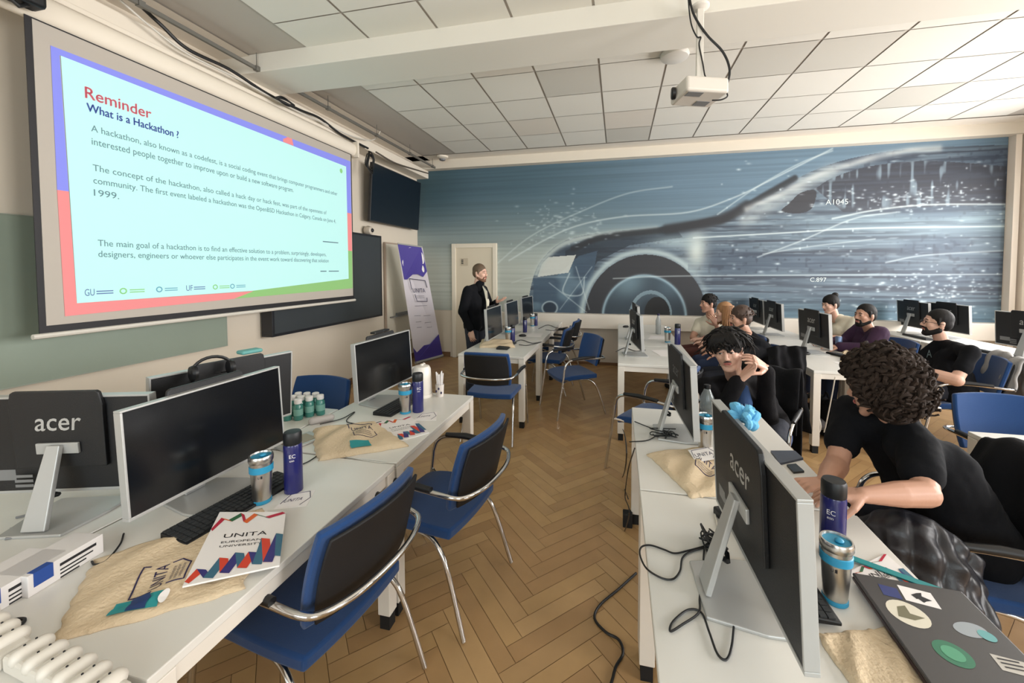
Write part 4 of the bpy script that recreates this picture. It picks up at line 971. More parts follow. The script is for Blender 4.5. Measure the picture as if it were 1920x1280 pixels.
for i, (x, y) in enumerate(spots):
    o = gb if i == 0 else copy_tree(gb); o.location = (x, y, TZ); o['label'] = 'small green bottle with white cap, %s' % lab[i]
# silver electronic tag / adapter and tray by the bottles
o = MB().cap((-.05, 0, .02), (.05, 0, .02), .02, .02).build('grey_roll', mat('roll_grey', C(176, 170, 166), .6)); o.location = (-1.70, 1.98, TZ); o.rotation_euler = (0, 0, radians(50)); tag(o, 'grey rolled cylinder lying right of the small green bottles', 'roll')
t = thing('tray', 'flat silver tray behind the near navy bottle', 'tray', (-1.62, 1.72, TZ), radians(-18)); MB().box(-.07, .07, -.10, .10, 0, .012).build('plate', silver, t, smooth=False, bevel=.003); MB().box(-.05, .05, -.07, .07, .012, .014).build('panel', mat('tray_gold', C(150, 136, 112), .4), t, smooth=False)
# headset and teal pouch over the hidden monitor
t = thing('headset', 'black headset resting on the top edge of the hidden left monitor', 'headset', (-1.80, 1.43, 1.195), radians(70))
MB().tube([(.075*cos(a), 0, .0+.06*sin(a)) for a in [pi*k/12 for k in range(13)]], .007, 8).build('headband', black_plastic, t)
for s in (-1, 1): MB().lathe([(.03, -.01), (.034, 0), (.03, .012)], c=(s*.07, 0, 0), M=Matrix.Rotation(radians(90), 4, 'Y')).build('ear_cup', black_plastic, t)
MB().tube([(.07, 0, -.02), (.05, .05, -.03), (.0, .07, -.02)], .003, 6).build('microphone_arm', black_plastic, t)
o = MB().box(-.03, .03, -.05, .05, 0, .02).build('teal_pouch', mat('teal_pale', C(90, 150, 146), .6), bevel=.008); o.location = (-1.846, 1.66, 1.222); o.rotation_euler = (0, 0, radians(-14)); tag(o, 'pale teal pouch on the top edge of the hidden left monitor', 'pouch')
t = thing('webcam', 'slim black camera bar on top of the monitor beside the kettle', 'webcam', (-1.585, 2.42, 1.222)); MB().box(-.02, .02, -.10, .07, 0, .014).build('bar', black_plastic, t, smooth=False, bevel=.004); MB().ell((.02, 0, .007), (.003, .006, .006)).build('lens', screen_black, t)
# blue cloth on the top of the big monitor
m = MB(); rr = random.Random(4)
for k in range(26):
    a = rr.uniform(0, 6.28); b = rr.uniform(-.6, 1.2); c_ = Vector((.035*cos(a)*cos(b), .045*sin(a)*cos(b), .028*sin(b)))
    m.tube(spline([c_*.3+Vector((0, 0, .0)), c_+Vector((rr.uniform(-.01, .01), rr.uniform(-.01, .01), .01)), c_*1.1, c_*.8+Vector((0, 0, -.012))], 3), [.004]+[.011]*7+[.011, .004] if False else .010, 7)
o = m.build('hair_scrunchie', mat('sky_cloth', C(104, 176, 214), .8)); o.location = U(1392, 783, x=.372); tag(o, 'sky blue scrunchie sitting on the top edge of the big monitor', 'scrunchie')
# power strip at lower left, seen from above
def strip(label, p, rz, n, gap=.045):
    t = thing('power_strip', label, 'power strip', p, radians(rz)); sw = mat('strip_white', C(214, 208, 198), .4); L = n*gap
    MB().box(-.028, .028, -.03, L, 0, .038).build('body', sw, t, smooth=False, bevel=.008, seg=3)
    for k in range(n):
        y = k*gap+.012
        s = MB(); s.cap((-.014, y, .036), (.020, y, .036), .019, .019); s.build('socket_hood', sw, t)
        c = MB(); c.lathe([(.0022, 0), (.0022, .002)], c=(-.006, y+.004, .0542), seg=8); c.lathe([(.0022, 0), (.0022, .002)], c=(.012, y+.004, .0542), seg=8); c.build('contact_holes', ink_black, t)
    return t
strip('white power strip nearest the camera, cut by the bottom edge', V_(-1.02, .575, TZ), 85, 6, .053)
strip('white power strip in the lower left corner behind the nearest one', V_(-1.37, .60, TZ), 82, 4, .053)
# boxes at left
def carton(label, p, rz, sx, sy, sz):
    t = thing('carton', label, 'box', p, radians(rz)); MB().box(-sx, sx, -sy, sy, 0, sz).build('carton_body', mat('carton_white', C(212, 208, 206), .55), t, smooth=False, bevel=.002)
    b = MB().box(sx-.0, sx+.0008, -sy+.012, -sy+.055, sz*.35, sz+.0006); b.box(sx-.02, sx, -sy+.012, -sy+.055, sz, sz+.0008); b.build('blue_label', mat('label_blue', C(26, 66, 140), .5), t, smooth=False)
    q = MB(); q.box(sx, sx+.001, -sy+.07, -sy+.07+sy*1.0, sz*.62, sz*.62+.008)
    for k in range(3): q.box(sx, sx+.001, -sy+.07, -sy+.07+sy*(.9-.2*k), sz*.40-.011*k, sz*.40-.011*k+.004)
    q.build('printed_text', ink_black, t, smooth=False); return t
carton('white carton with a blue label beside the stand of the leftmost monitor', pl(110, 1075)+Vector((-.02, 0, 0)), 8, .05, .09, .06)
carton('white carton with a blue stripe cut by the left edge of the photo', pl(25, 1120)+Vector((-.04, 0, 0)), 8, .065, .10, .06)
# laptop covered with stickers
lc = [pl(1600, 1100, .775), pl(1750, 1112, .775), pl(1950, 1300, .775), pl(1700, 1290, .775)]
LM = frameM((.79, 1.10, TZ), (cos(radians(-4)), sin(radians(-4)), 0), (-sin(radians(-4)), cos(radians(-4)), 0))
t = thing('laptop', 'closed dark laptop covered with stickers at the lower right corner', 'laptop', (.775, 1.09, TZ+.012), radians(-3))
MB().box(-.125, .125, -.18, .18, 0, .012).build('base', mat('lap_base', C(52, 36, 38), .4), t, smooth=False, bevel=.004)
MB().box(-.125, .125, -.18, .18, .0125, .022).build('lid', mat('lap_lid', C(66, 64, 64), .45), t, smooth=False, bevel=.004)
def stick(poly, c, nm, z=.0225, dz=0): q = MB(); q.add([(x, y, z+dz) for x, y in poly], [tuple(range(len(poly)))]); return q.build(nm, c, t, smooth=False)
rot = lambda cx, cy, pts, a: [(cx+x*cos(a)-y*sin(a), cy+x*sin(a)+y*cos(a)) for x, y in pts]
circ = lambda r, n=24, ky=1: [(r*cos(2*pi*k/n), ky*r*sin(2*pi*k/n)) for k in range(n)]
cream = mat('st_cream', C(214, 208, 190), .5)
stick(rot(.0, .125, [(-.035, -.028), (.035, -.028), (.035, .028), (-.035, .028)], -.15), paper, 'square_sticker')
stick(rot(.0, .125, [(-.02, -.02), (-.008, -.012), (-.015, .0), (0, .012), (.012, .018), (.008, .004), (.026, -.004), (.012, -.012), (.004, -.02), (-.004, -.01)], -.15), ink_black, 'square_sticker_print', dz=.0004)
stick(rot(-.062, .125, [(-.02, -.02), (.02, -.02), (.02, .02), (-.02, .02)], -.15), mat('st_navy', C(44, 56, 112), .5), 'navy_sticker')
stick(rot(-.06, .055, circ(.042), 0), cream, 'round_cream_sticker'); stick(rot(-.06, .055, [(-.03, -.01), (-.01, .02), (.012, .024), (.005, .0), (.03, -.012), (.0, -.02)], .2), mat('st_olive', C(112, 108, 84), .5), 'round_sticker_print', dz=.0004)
stick(rot(.055, .04, circ(.036, 24, .6), .3), mat('st_grey', C(150, 158, 164), .4), 'grey_oval_sticker'); stick(rot(.08, .03, circ(.016), .3), mat('st_teal', C(96, 160, 162), .4), 'teal_sticker', dz=.0004)
stick(rot(-.03, -.045, circ(.034), 0), mat('st_green', C(46, 112, 84), .5), 'round_green_sticker'); stick(rot(-.03, -.045, circ(.020), 0), mat('st_green2', C(78, 150, 116), .5), 'green_sticker_centre', dz=.0004)
stick(rot(.075, -.045, [(-.028, -.02), (.028, -.02), (.028, .02), (-.028, .02)], -.1), mat('st_pale', C(184, 180, 172), .5), 'pale_square_sticker')
q = MB()
for k in range(3): q.box(.056, .094, -.034-.010*k, -.031-.010*k, .0229, .0233)
q.build('sticker_writing', ink_black, t, smooth=False)
# ------------------------------------------------------------ cables on the desks and floor
dz_ = TZ+.005
def cb(label, pts, r=.0028, z=dz_, m_=None, name='cable', w=8): return cable(name, label, [(lambda p: (p.x, p.y, z+ (q[2] if len(q) > 2 else 0)))(U(q[0], q[1], z=z)) for q in pts], r, m_, w)
cb('black cable looping wide to the left on the lower right desk', [(1335, 1020), (1290, 1032), (1265, 1037), (1245, 1030), (1220, 1022), (1203, 1025), (1200, 1040), (1212, 1065), (1240, 1083), (1262, 1085), (1275, 1070), (1280, 1045), (1300, 1032), (1340, 1022)])
cb('black cable hanging in a long V on the lower right desk', [(1320, 1030), (1317, 1080), (1312, 1120), (1310, 1148), (1280, 1170), (1257, 1183), (1262, 1165), (1290, 1143), (1315, 1148), (1330, 1185), (1345, 1225), (1362, 1236), (1372, 1210), (1378, 1160), (1390, 1138), (1430, 1132)])
cb('black cable running behind the stand of the big monitor', [(1335, 1020), (1350, 1060), (1375, 1105), (1395, 1133), (1450, 1135)])
cb('black cable arching under the big monitor', [(1325, 1030), (1340, 1048), (1380, 1062), (1420, 1070), (1440, 1090)])
kn = MB(); rk = random.Random(9); kc = U(1335, 1010, z=TZ+.02)
for k in range(7): kn.tube(spline([kc+Vector((rk.uniform(-.04, .04), rk.uniform(-.05, .05), rk.uniform(-.015, .02))) for _ in range(6)]+[kc], 5), .0028, 6)
tag(kn.build('cable_knot', cable_black), 'tangled knot of black cables at the stand of the big monitor', 'cable')
o = MB().box(-.03, .03, -.045, .045, 0, .03).build('power_adapter', black_plastic, smooth=False, bevel=.006); o.location = pl(1365, 975); o.rotation_euler = (0, 0, .4); tag(o, 'black power adapter behind the big monitor stand', 'adapter')
cb('white cable beside the black knot at the big monitor', [(1340, 960), (1345, 985), (1350, 1005), (1338, 1020), (1330, 1040)], .003, m_=cable_white)
cb('black cables at the stand of the farther right-hand monitor', [(1190, 790), (1215, 800), (1240, 808), (1262, 795), (1280, 800), (1270, 815), (1240, 812), (1215, 825), (1180, 828)])
kn = MB(); kc = U(1245, 812, z=TZ+.02)
for k in range(5): kn.tube(spline([kc+Vector((rk.uniform(-.07, .07), rk.uniform(-.05, .05), rk.uniform(-.015, .015))) for _ in range(6)], 5), .003, 6)
tag(kn.build('cable_knot', cable_black), 'tangle of black cables beside the farther right-hand monitor', 'cable')
def fl(label, pts, r=.004, m_=None): return cable('floor_cable', label, [(lambda p: (p.x, p.y, r+.003))(U(a, b, z=.006)) for a, b in pts], r, m_)
fl('thick black cable snaking over the floor at the bottom centre', [(1193, 1075), (1160, 1105), (1125, 1135), (1115, 1160), (1135, 1185), (1160, 1200), (1168, 1225), (1155, 1250), (1148, 1275), (1140, 1300)], .006)
cable('hanging_cable', 'thin black cables trailing from the right desk down to the floor', [U(1190, 840, x=.075), U(1178, 880, x=.06), U(1172, 930, x=.05), U(1180, 960, x=.06), U(1170, 1000, x=.05)+Vector((0, 0, .0))], .003)
cable('hanging_cable', 'thin black cable looping beside the far leg of the right desk', [U(1166, 800, x=.06), U(1175, 850, x=.04), U(1165, 900, x=.05), U(1178, 935, x=.06)], .003)
o = MB().box(-.03, .03, -.03, .03, 0, .09).build('socket_plug', rubber, smooth=False, bevel=.006); p = U(1183, 995, z=0); o.location = (p.x-.02, p.y+.05, 0); tag(o, 'black plug block on the floor at the foot of the right desk', 'plug')
cable('hanging_cable', 'white cable hanging by the bright square leg in the middle', [U(1566, 706, x=1.86), U(1560, 740, x=1.86), U(1550, 790, x=1.86), U(1545, 810, x=1.86)], .005, cable_white)
c0 = U(1526, 790, x=1.80); cable('hanging_cable', 'white cable coil around the bright square leg', [c0+Vector((0.0, .13*cos(a), .10*sin(a))) for a in [2*pi*k/14 for k in range(15)]], .005, cable_white)
cb('thin black cable running from the leftmost monitor to the tote bag', [(232, 1000), (225, 1020), (200, 1050), (178, 1058), (172, 1052)])
cb('black cables behind the stand of the leftmost monitor', [(20, 990), (70, 1003), (120, 985), (170, 960), (210, 940)])
cb('grey cable bundle beside the stand of the leftmost monitor', [(10, 1010), (60, 1000), (75, 980), (60, 965), (30, 970)], .004, m_=grey_pl)
cb('thin black cable between the near navy bottle and the crumpled tote bag', [(562, 872), (580, 864), (600, 850), (612, 840)])
cb('white charging cable along the edge of the left desks', [(655, 857), (700, 865), (742, 868)], .0016, m_=cable_white)
cb('black cable between the green bottles and the kettle monitor', [(600, 795), (640, 785), (665, 772), (650, 790), (690, 795), (715, 790)])
cb('short black cable end at the lower left edge', [(0, 1175), (25, 1162), (45, 1160), (40, 1170), (10, 1182)], .004)
for k, (a, b, l_) in enumerate(((985, 640, 'black cable scribble near the small pale mug'), (1035, 612, 'black cable scribble farther along the row before the standing person'), (1180, 655, 'black cables at the left end of the row by the seated group'))):
    cb(l_, [(a-25, b+4), (a-8, b-3), (a+12, b+3), (a+30, b+1), (a+5, b+7), (a-12, b+6)], .004)
# ------------------------------------------------------------ people
def DP(px, py, zd):
    """point seen at a photo pixel, zd metres deep"""
    return EYE + (AF + AR*((px-PPX)/FPX) - AU*((py-PPY)/FPX))*zd
skin_m = mat('skin', C(184, 140, 118), .5, bump=.04, bscale=120, var=.05, vscale=25)
skin_l = mat('skin_light', C(206, 164, 144), .5, bump=.04, bscale=120, var=.05, vscale=25)
lip_m = mat('lips', C(168, 96, 88), .45); eye_w = mat('eye_white', C(222, 218, 212), .25); eye_d = mat('iris', C(40, 28, 22), .2)
folds = bpy.data.textures.new('folds', 'CLOUDS'); folds.noise_scale = .11; folds.noise_depth = 2
def remesh(o, vox, smooth=3, fold=0):
    r = o.modifiers.new('remesh', 'REMESH'); r.mode = 'VOXEL'; r.voxel_size = vox; r.use_smooth_shade = True
    if smooth: s = o.modifiers.new('smooth', 'SMOOTH'); s.factor = .5; s.iterations = smooth
    if fold: d = o.modifiers.new('folds', 'DISPLACE'); d.texture = folds; d.strength = fold; d.mid_level = .5; d.texture_coords = 'LOCAL'
    return o
def head_parts(mb, H, s=1.0, female=False):
    P = lambda x, y, z: H @ Vector((x*s, y*s, z*s)); R3 = H.to_3x3().to_4x4()
    mb.ell(P(-.012, 0, .032), (.096*s, .076*s, .088*s), R3, 20, 14); mb.ell(P(.022, 0, -.03), (.066*s, .060*s, .078*s), R3, 18, 12)
    for q in (-1, 1):
        mb.cap(P(-.012, q*.054, -.035), P(.058, q*.018, -.098), .022*s, .019*s)
        mb.ell(P(.052, q*.036, -.022), (.030*s, .026*s, .028*s), R3)
        mb.ell(P(-.012, q*.077, -.006), (.017*s, .008*s, .031*s), R3); mb.ell(P(-.006, q*.074, -.026), (.010*s, .008*s, .014*s), R3)
        mb.ell(P(.096, q*.011, -.032), (.010*s, .008*s, .008*s), R3)
        mb.ell(P(.0725, q*.031, .004), (.0135*s, .0145*s, .0125*s), R3)
    mb.cap(P(.076, -.030, .024), P(.076, .030, .024), .013*s, .013*s); mb.cap(P(.084, 0, .012), P(.104, 0, -.026), .0085*s, .012*s)
    mb.cap(P(.060, -.010, -.102), P(.060, .010, -.102), .019*s, .019*s); mb.ell(P(.070, 0, -.062), (.018*s, .028*s, .022*s), R3)
def hand(mb, w, d, n, side, curl=.35, s=1.0, thumb=.6, spread=.12, curls=None):
    """palm, five fingers; w wrist, d pointing direction, n palm direction, side +1 left hand"""
    w = Vector(w); d = Vector(d).normalized(); n = (Vector(n)-d*Vector(n).dot(d)).normalized(); l = d.cross(n)*side   # l points to the thumb side
    kn = w + d*.088*s
    for o_ in (-.030, -.010, .010, .030): mb.cap(w+l*o_*.55*s+d*.01*s, kn+l*o_*s*.98, .0155*s, .0125*s, 10)
    for i, (o_, L) in enumerate(((.031, .070), (.0105, .079), (-.0105, .073), (-.031, .058))):
        p = kn+l*o_*s; a = 0; dd = (d+l*spread*(o_/.03)).normalized(); r = (.0092, .0094, .009, .008)[i]*s
        c = curls[i] if curls else curl*(1+.12*i)
        for k, f in enumerate((.45, .31, .24)):
            a += c*(1.0 if k else .7); v = dd*cos(a)+n*sin(a); q = p+v*L*f*s; mb.cap(p, q, r, r*.9, 9); p = q; r *= .9
    t0 = w+d*.022*s+l*.026*s+n*.008*s; v = (d*.62+l*.72+n*thumb*.5).normalized(); t1 = t0+v*.042*s; v2 = (d*.85+l*.25+n*thumb).normalized(); t2 = t1+v2*.032*s; t3 = t2+(v2+n*.3).normalized()*.026*s
    mb.cap(t0, t1, .0155*s, .0115*s, 10); mb.cap(t1, t2, .0110*s, .0100*s, 9); mb.cap(t2, t3, .0100*s, .0085*s, 9)
    return w+d*.16*s
def hair_cap(mb, H, s=1., drop=0, k=1.0):
    R3 = H.to_3x3().to_4x4(); P = lambda x, y, z: H @ Vector((x*s, y*s, z*s))
    mb.ell(P(-.015, 0, .048), (.096*s*k, .084*s*k, .090*s*k), R3, 20, 14); mb.ell(P(-.042, 0, .008-drop), (.066*s*k, .078*s*k, .076*s*k), R3, 18, 12)
    for q in (-1, 1): mb.cap(P(.018, q*.074, .045), P(.012, q*.072, -.012), .012*s, .006*s)
def locks(mb, H, n, L, r, seed, s=1.0, fringe=0, curlk=.3, zmin=-.02, down=1.0):
    rr = random.Random(seed)
    for i in range(n):
        a = rr.uniform(-pi, pi); e = rr.uniform(.05, 1.35)
        if abs(a) < .75 and not fringe and e < .7: continue
        c = Vector((-.018+.090*cos(a)*cos(e), .078*sin(a)*cos(e), .040+.084*sin(e))); nn = Vector((cos(a)*cos(e), sin(a)*cos(e), sin(e)))
        if c.z < zmin: continue
        tg = (Vector((0, 0, -down))+nn*(.35)+Vector((rr.uniform(-.5, .5), rr.uniform(-.5, .5), rr.uniform(-.1, .3)))).normalized()
        Lk = L*rr.uniform(.6, 1.2)
        if fringe and abs(a) < 1.0: Lk = fringe*rr.uniform(.7, 1.1)
        pts = [c-nn*.008, c+nn*.010+tg*Lk*.15, c+nn*.020+tg*Lk*.55, c+nn*.012+tg*Lk+Vector((0, 0, 0))+Vector((rr.uniform(-1, 1), rr.uniform(-1, 1), 0))*curlk*.03]
        pts = [H @ (p*s) for p in spline(pts, 4)]; m_ = len(pts)
        mb.tube(pts, [r*s*(1-.75*(j/(m_-1))**1.5) for j in range(m_)], 7, flat=.6)
def curls(mb, H, n, R, seed, s=1.0):
    rr = random.Random(seed)
    for i in range(n):
        z = 1-1.75*(i+.5)/n; a = i*2.39996; q = sqrt(max(0, 1-z*z)); nn = Vector((q*cos(a), q*sin(a), z))
        if nn.x > .45 and nn.z < .40: continue
        if nn.z < -.45 and nn.x > -.15: continue
        c = Vector((-.025, 0, .022))+Vector((nn.x*R[0], nn.y*R[1], nn.z*R[2]))
        tg = (Vector((0, 0, -1))+nn*.3+Vector((rr.uniform(-.9, .9), rr.uniform(-.9, .9), rr.uniform(-.4, .4)))).normalized(); b1_ = tg.orthogonal().normalized(); b2_ = tg.cross(b1_)
        rad = rr.uniform(.010, .017); c = c*rr.uniform(.9, 1.1); tn = rr.uniform(1.1, 2.2); L = rr.uniform(.045, .075); ph = rr.uniform(0, 6); pts = []
        for k in range(15):
            u_ = k/14; pts.append(H @ ((c+tg*L*(u_-.4)+(b1_*cos(ph+tn*2*pi*u_)+b2_*sin(ph+tn*2*pi*u_))*rad)*s))
        mb.tube(pts, [.0065*s*(.5+.8*sin(pi*min(1, k/14+.1))) for k in range(15)], 6)
def person(label, root, heading, J, skin, parts, vox=.005, hs=1.0, big=1.0, fem=False, name='person'):
    """J: joints in room coordinates. parts: callable(t, info) adding clothes and hair"""
    t = thing(name, label, 'person', root, heading); inv = Matrix.Translation(root) @ Matrix.Rotation(heading, 4, 'Z'); inv = inv.inverted()
    L = {k: (inv @ Vector(v)) for k, v in J.items() if isinstance(v, Vector)}
    # head frame from the looking direction
    lk = (inv.to_3x3() @ Vector(J['look'])).normalized(); up = Vector((0, 0, 1)); yl = up.cross(lk).normalized(); zu = lk.cross(yl)
    H = Matrix((lk, yl, zu)).transposed().to_4x4(); H.translation = L['head']; H = H @ Matrix.Rotation(J.get('roll', 0), 4, 'X')
    info = dict(L=L, H=H, inv=inv, t=t); b = MB()
    def torso(m, g=0, lo=True):
        pe, nb = L['pelvis'], L['neck']; ls, rs = L['shL'], L['shR']; la = (ls-rs).normalized(); ch_ = pe.lerp(nb, .62)
        for q in (-1, 1):
            if lo: m.cap(pe+la*q*.065*big, pe.lerp(ch_, .5)+la*q*.055*big, (.105+g)*big, (.095+g)*big, 16)
            else: m.cap(pe.lerp(ch_, .15)+la*q*.06*big, pe.lerp(ch_, .5)+la*q*.055*big, (.103+g)*big, (.095+g)*big, 16)
            m.cap(pe.lerp(ch_, .4)+la*q*.055*big, ch_+la*q*.075, (.095+g)*big, .100+g, 16)
            m.cap(ch_+la*q*.075, nb.lerp(ls if q > 0 else rs, .62)-Vector((0, 0, .045)), .098+g, .062+g, 16)
            m.cap(nb-Vector((0, 0, .02)), (ls if q > 0 else rs)-Vector((0, 0, .01)), .045+g, .050+g, 14)
    info['torso'] = torso
    torso(b)
    nk = H @ Vector((-.022*hs, 0, -.075*hs)); b.cap(L['neck']-Vector((0, 0, .03)), nk, .056, .050*hs, 14)
    head_parts(b, H, hs)
    for q, k in ((1, 'L'), (-1, 'R')):
        if 'el'+k in L:
            b.cap(L['sh'+k], L['el'+k], .052, .042, 14); b.cap(L['el'+k], L['el'+k].lerp(L['wr'+k], .45), .041*big, .038*big, 12); b.cap(L['el'+k].lerp(L['wr'+k], .4), L['wr'+k], .039*big, .026, 12)
            hd = J.get('hand'+k)
            if hd: hand(b, L['wr'+k], inv.to_3x3() @ Vector(hd[0]), inv.to_3x3() @ Vector(hd[1]), q, hd[2], hs*1.03, hd[3] if len(hd) > 3 else .6)
        hp = L['pelvis']+(L['shL']-L['shR']).normalized()*q*.09
        b.cap(hp, L['kn'+k], .088*big, .060, 14); b.cap(L['kn'+k], L['an'+k], .058, .038, 12); b.cap(L['an'+k]-Vector((0, 0, .02)), L['an'+k]+Vector((.13, 0, -.045)) if L['an'+k].z < .5 else L['an'+k], .036, .03, 10)
    remesh(b.build('body', skin, t, smooth=None), vox, 2)
    # eyes, lids, lips
    P = lambda x, y, z: H @ Vector((x*hs, y*hs, z*hs)); R3 = H.to_3x3().to_4x4()
    for q in (-1, 1):
        e = MB(); e.ell(P(.0795, q*.031, .002), (.0070*hs, .0120*hs, .0046*hs), R3); eo = e.build('eye', eye_w, t)
        MB().tube([P(.0835, q*.018, .0045), P(.0882, q*.030, .0082), P(.082, q*.0445, .0040)], [.0012*hs, .0021*hs, .0012*hs], 6).build('eyelashes', eye_d, eo)
        MB().ell(P(.0865, q*.031, .002), (.002*hs, .0052*hs, .0044*hs), R3).build('iris', eye_d, eo)
    m = MB(); m.cap(P(.088, -.019, -.0585), P(.0905, 0, -.0560), .0035*hs, .0052*hs); m.cap(P(.0905, 0, -.0560), P(.088, .019, -.0585), .0052*hs, .0035*hs); m.cap(P(.087, -.012, -.0640), P(.087, .012, -.0640), .0052*hs, .0052*hs); m.build('lips', lip_m, t)
    parts(info); return t
def brows(info, hs, m_, th=.0042):
    H = info['H']; P = lambda x, y, z: H @ Vector((x*hs, y*hs, z*hs)); 
    for q in (-1, 1): MB().tube([P(.0865, q*.012, .024), P(.0885, q*.028, .029), P(.0775, q*.048, .022)], [.0035*hs, th*hs, .002*hs], 6).build('eyebrow', m_, info['t'])
def beard(info, hs, m_, k=1.0):
    H = info['H']; P = lambda x, y, z: H @ Vector((x*hs, y*hs, z*hs)); b = MB()
    for q in (-1, 1):
        b.cap(P(-.012, q*.062, -.020), P(.0, q*.056, -.058), .012*hs*k, .018*hs*k); b.cap(P(.0, q*.052, -.058), P(.055, q*.024, -.096), .023*hs*k, .023*hs*k); b.cap(P(.074, q*.026, -.050), P(.062, q*.028, -.088), .009*hs*k, .015*hs*k)
    b.cap(P(.063, -.014, -.100), P(.063, .014, -.100), .023*hs*k, .023*hs*k); b.cap(P(.086, -.022, -.049), P(.0935, 0, -.045), .0055*hs*k, .006*hs*k); b.cap(P(.0935, 0, -.045), P(.086, .022, -.049), .006*hs*k, .0055*hs*k)
    b.cap(P(.082, 0, -.080), P(.072, 0, -.10), .009*hs*k, .015*hs*k)
    remesh(b.build('beard', m_, info['t'], smooth=None), .004, 2)
def shirt(info, m_, sleeve=.6, g=.016, name='t_shirt', long=False, vox=.010, big=1.0, fold=.016, lo=False):
    L = info['L']; b = MB(); info['torso'](b, g, lo)
    for k in 'LR':
        if 'el'+k not in L: continue
        e = L['sh'+k].lerp(L['el'+k], sleeve) if not long else L['el'+k]
        b.cap(L['sh'+k], e, .050+g, .046+g*.9, 14)
        if long: b.cap(L['el'+k], L['el'+k].lerp(L['wr'+k], long), (.043+g*.8), (.034+g*.7), 14)
    return remesh(b.build(name, m_, info['t'], smooth=None), vox, 3, fold)
def trousers(info, m_, big=1.0, vox=.012, shoes=None):
    L = info['L']; b = MB(); la = (L['shL']-L['shR']).normalized()
    b.cap(L['pelvis']-la*.06, L['pelvis']+la*.06, .118*big, .118*big, 16)
    for q, k in ((1, 'L'), (-1, 'R')):
        hp = L['pelvis']+la*q*.09; b.cap(hp, L['kn'+k], .104*big, .074, 14); b.cap(L['kn'+k], L['an'+k]+Vector((0, 0, .03)), .072, .056, 12)
    remesh(b.build('trousers', m_, info['t'], smooth=None), vox, 3, .012)
    for k in 'LR':
        s = MB(); a = L['an'+k]; s.cap(a+Vector((-.03, 0, -.045)), a+Vector((.16, 0, -.055)), .045, .038); s.build('shoe', shoes or rubber, info['t'])
def short_hair(info, hs, m_, k=1.0, n=0, L=.03, seed=1, fringe=0, r=.010, drop=0):
    b = MB(); hair_cap(b, info['H'], hs, drop, k); remesh(b.build('hair', m_, info['t'], smooth=None), .006, 3, .008)
    if n: l_ = MB(); locks(l_, info['H'], n, L, r, seed, hs, fringe); l_.build('hair_locks', m_, info['t'])
cot_black = mat('cotton_black', C(13, 14, 18), .95, spec=.2, bump=.15, bscale=400)
cot_white = mat('cotton_cream', C(206, 200, 182), .9, bump=.15, bscale=400)
denim_dk = mat('denim_dark', C(34, 38, 50), .9, bump=.2, bscale=400); jean = mat('denim_blue', C(44, 58, 88), .9, bump=.2, bscale=400)
cardi = mat('cardigan', C(18, 17, 20), .95, spec=.2, bump=.3, bscale=200); purple = mat('hoodie_purple', C(54, 28, 56), .9, bump=.2, bscale=300)
V = Vector
def seated(px, py, h, hz=1.17, lean=.05, back=0):
    """default seated joints around a pelvis point; h heading in radians"""
    f = V((cos(h), sin(h), 0)); l = V((-sin(h), cos(h), 0)); p = V((px, py, 0)); Q = lambda a, b, c: p+f*a+l*b+V((0, 0, c))
    return dict(pelvis=Q(0, 0, .565), neck=Q(lean+.02, 0, hz-.165), shL=Q(lean, .175, hz-.215), shR=Q(lean, -.175, hz-.215), head=Q(lean+.055, 0, hz), look=tuple(f),
                elL=Q(lean+.14, .23, .79), elR=Q(lean+.14, -.23, .79), wrL=Q(lean+.34, .13, .80), wrR=Q(lean+.34, -.13, .80),
                handL=(f-l*.3, V((0, 0, -1)), .3), handR=(f+l*.3, V((0, 0, -1)), .3),
                knL=Q(.40, .12, .53), knR=Q(.40, -.12, .53), anL=Q(.42, .13, .09), anR=Q(.42, -.13, .09)), Q, f, l
# 1 standing presenter
h = radians(-8); p0 = V((-1.84, 4.93, 0)); f = V((cos(h), sin(h), 0)); l = V((-sin(h), cos(h), 0)); Q = lambda a, b, c: p0+f*a+l*b+V((0, 0, c))
J = dict(pelvis=Q(0, 0, .93), neck=Q(.03, 0, 1.43), shL=Q(.03, .17, 1.38), shR=Q(-.01, -.18, 1.38), head=Q(.075, 0, 1.60), look=tuple(f+l*-.05), elL=Q(.10, .24, 1.13), wrL=Q(.26, .12, 1.22),
         elR=Q(-.05, -.24, 1.11), wrR=Q(.06, -.22, .88), handL=(f*.9+V((0, 0, .35))-l*.2, V((0, 0, 1)), .12, .5), handR=(V((.15, 0, -1)), l, .35), knL=Q(.03, .1, .50), knR=Q(.02, -.1, .50), anL=Q(0, .11, .09), anR=Q(-.03, -.11, .09))
def p1(i):
    H = i['H']; hb = MB(); hair_cap(hb, H, .97, 0, .98); remesh(hb.build('hair', mat('hair_ash', C(92, 74, 56), .7, var=.2, vscale=60), i['t'], smooth=None), .006, 2, .005)
    beard(i, .97, mat('beard_brown', C(104, 72, 52), .8), .92); brows(i, .97, hair_brown)
    shirt(i, cot_black, long=.9, name='jacket', g=.016, lo=True); L = i['L']; trousers(i, denim_dk, .9)
    c = MB(); nb = L['neck']; c.cap(nb+V((.02, 0, -.02)), nb+V((.04, 0, .03)), .066, .064, 14); remesh(c.build('collar', cot_black, i['t'], smooth=None), .008, 2)
    c = MB(); c.tube([nb+V((.078, 0, .03)), nb+V((.125, .0, -.06)), nb+V((.155, .0, -.2)), nb+V((.15, 0, -.34))], [.02, .034, .034, .02], 8, flat=.5); c.build('white_shirt_front', cot_white, i['t'])
    MB().tube([nb+V((.10, -.02, .02)), nb+V((.165, -.022, -.06)), nb+V((.175, -.02, -.16))], .007, 6).build('dark_lanyard', ink_black, i['t'])
person('person in a black zip jacket, standing by the door and gesturing with one open hand', p0, h, J, skin_l, p1, .0055, .97)
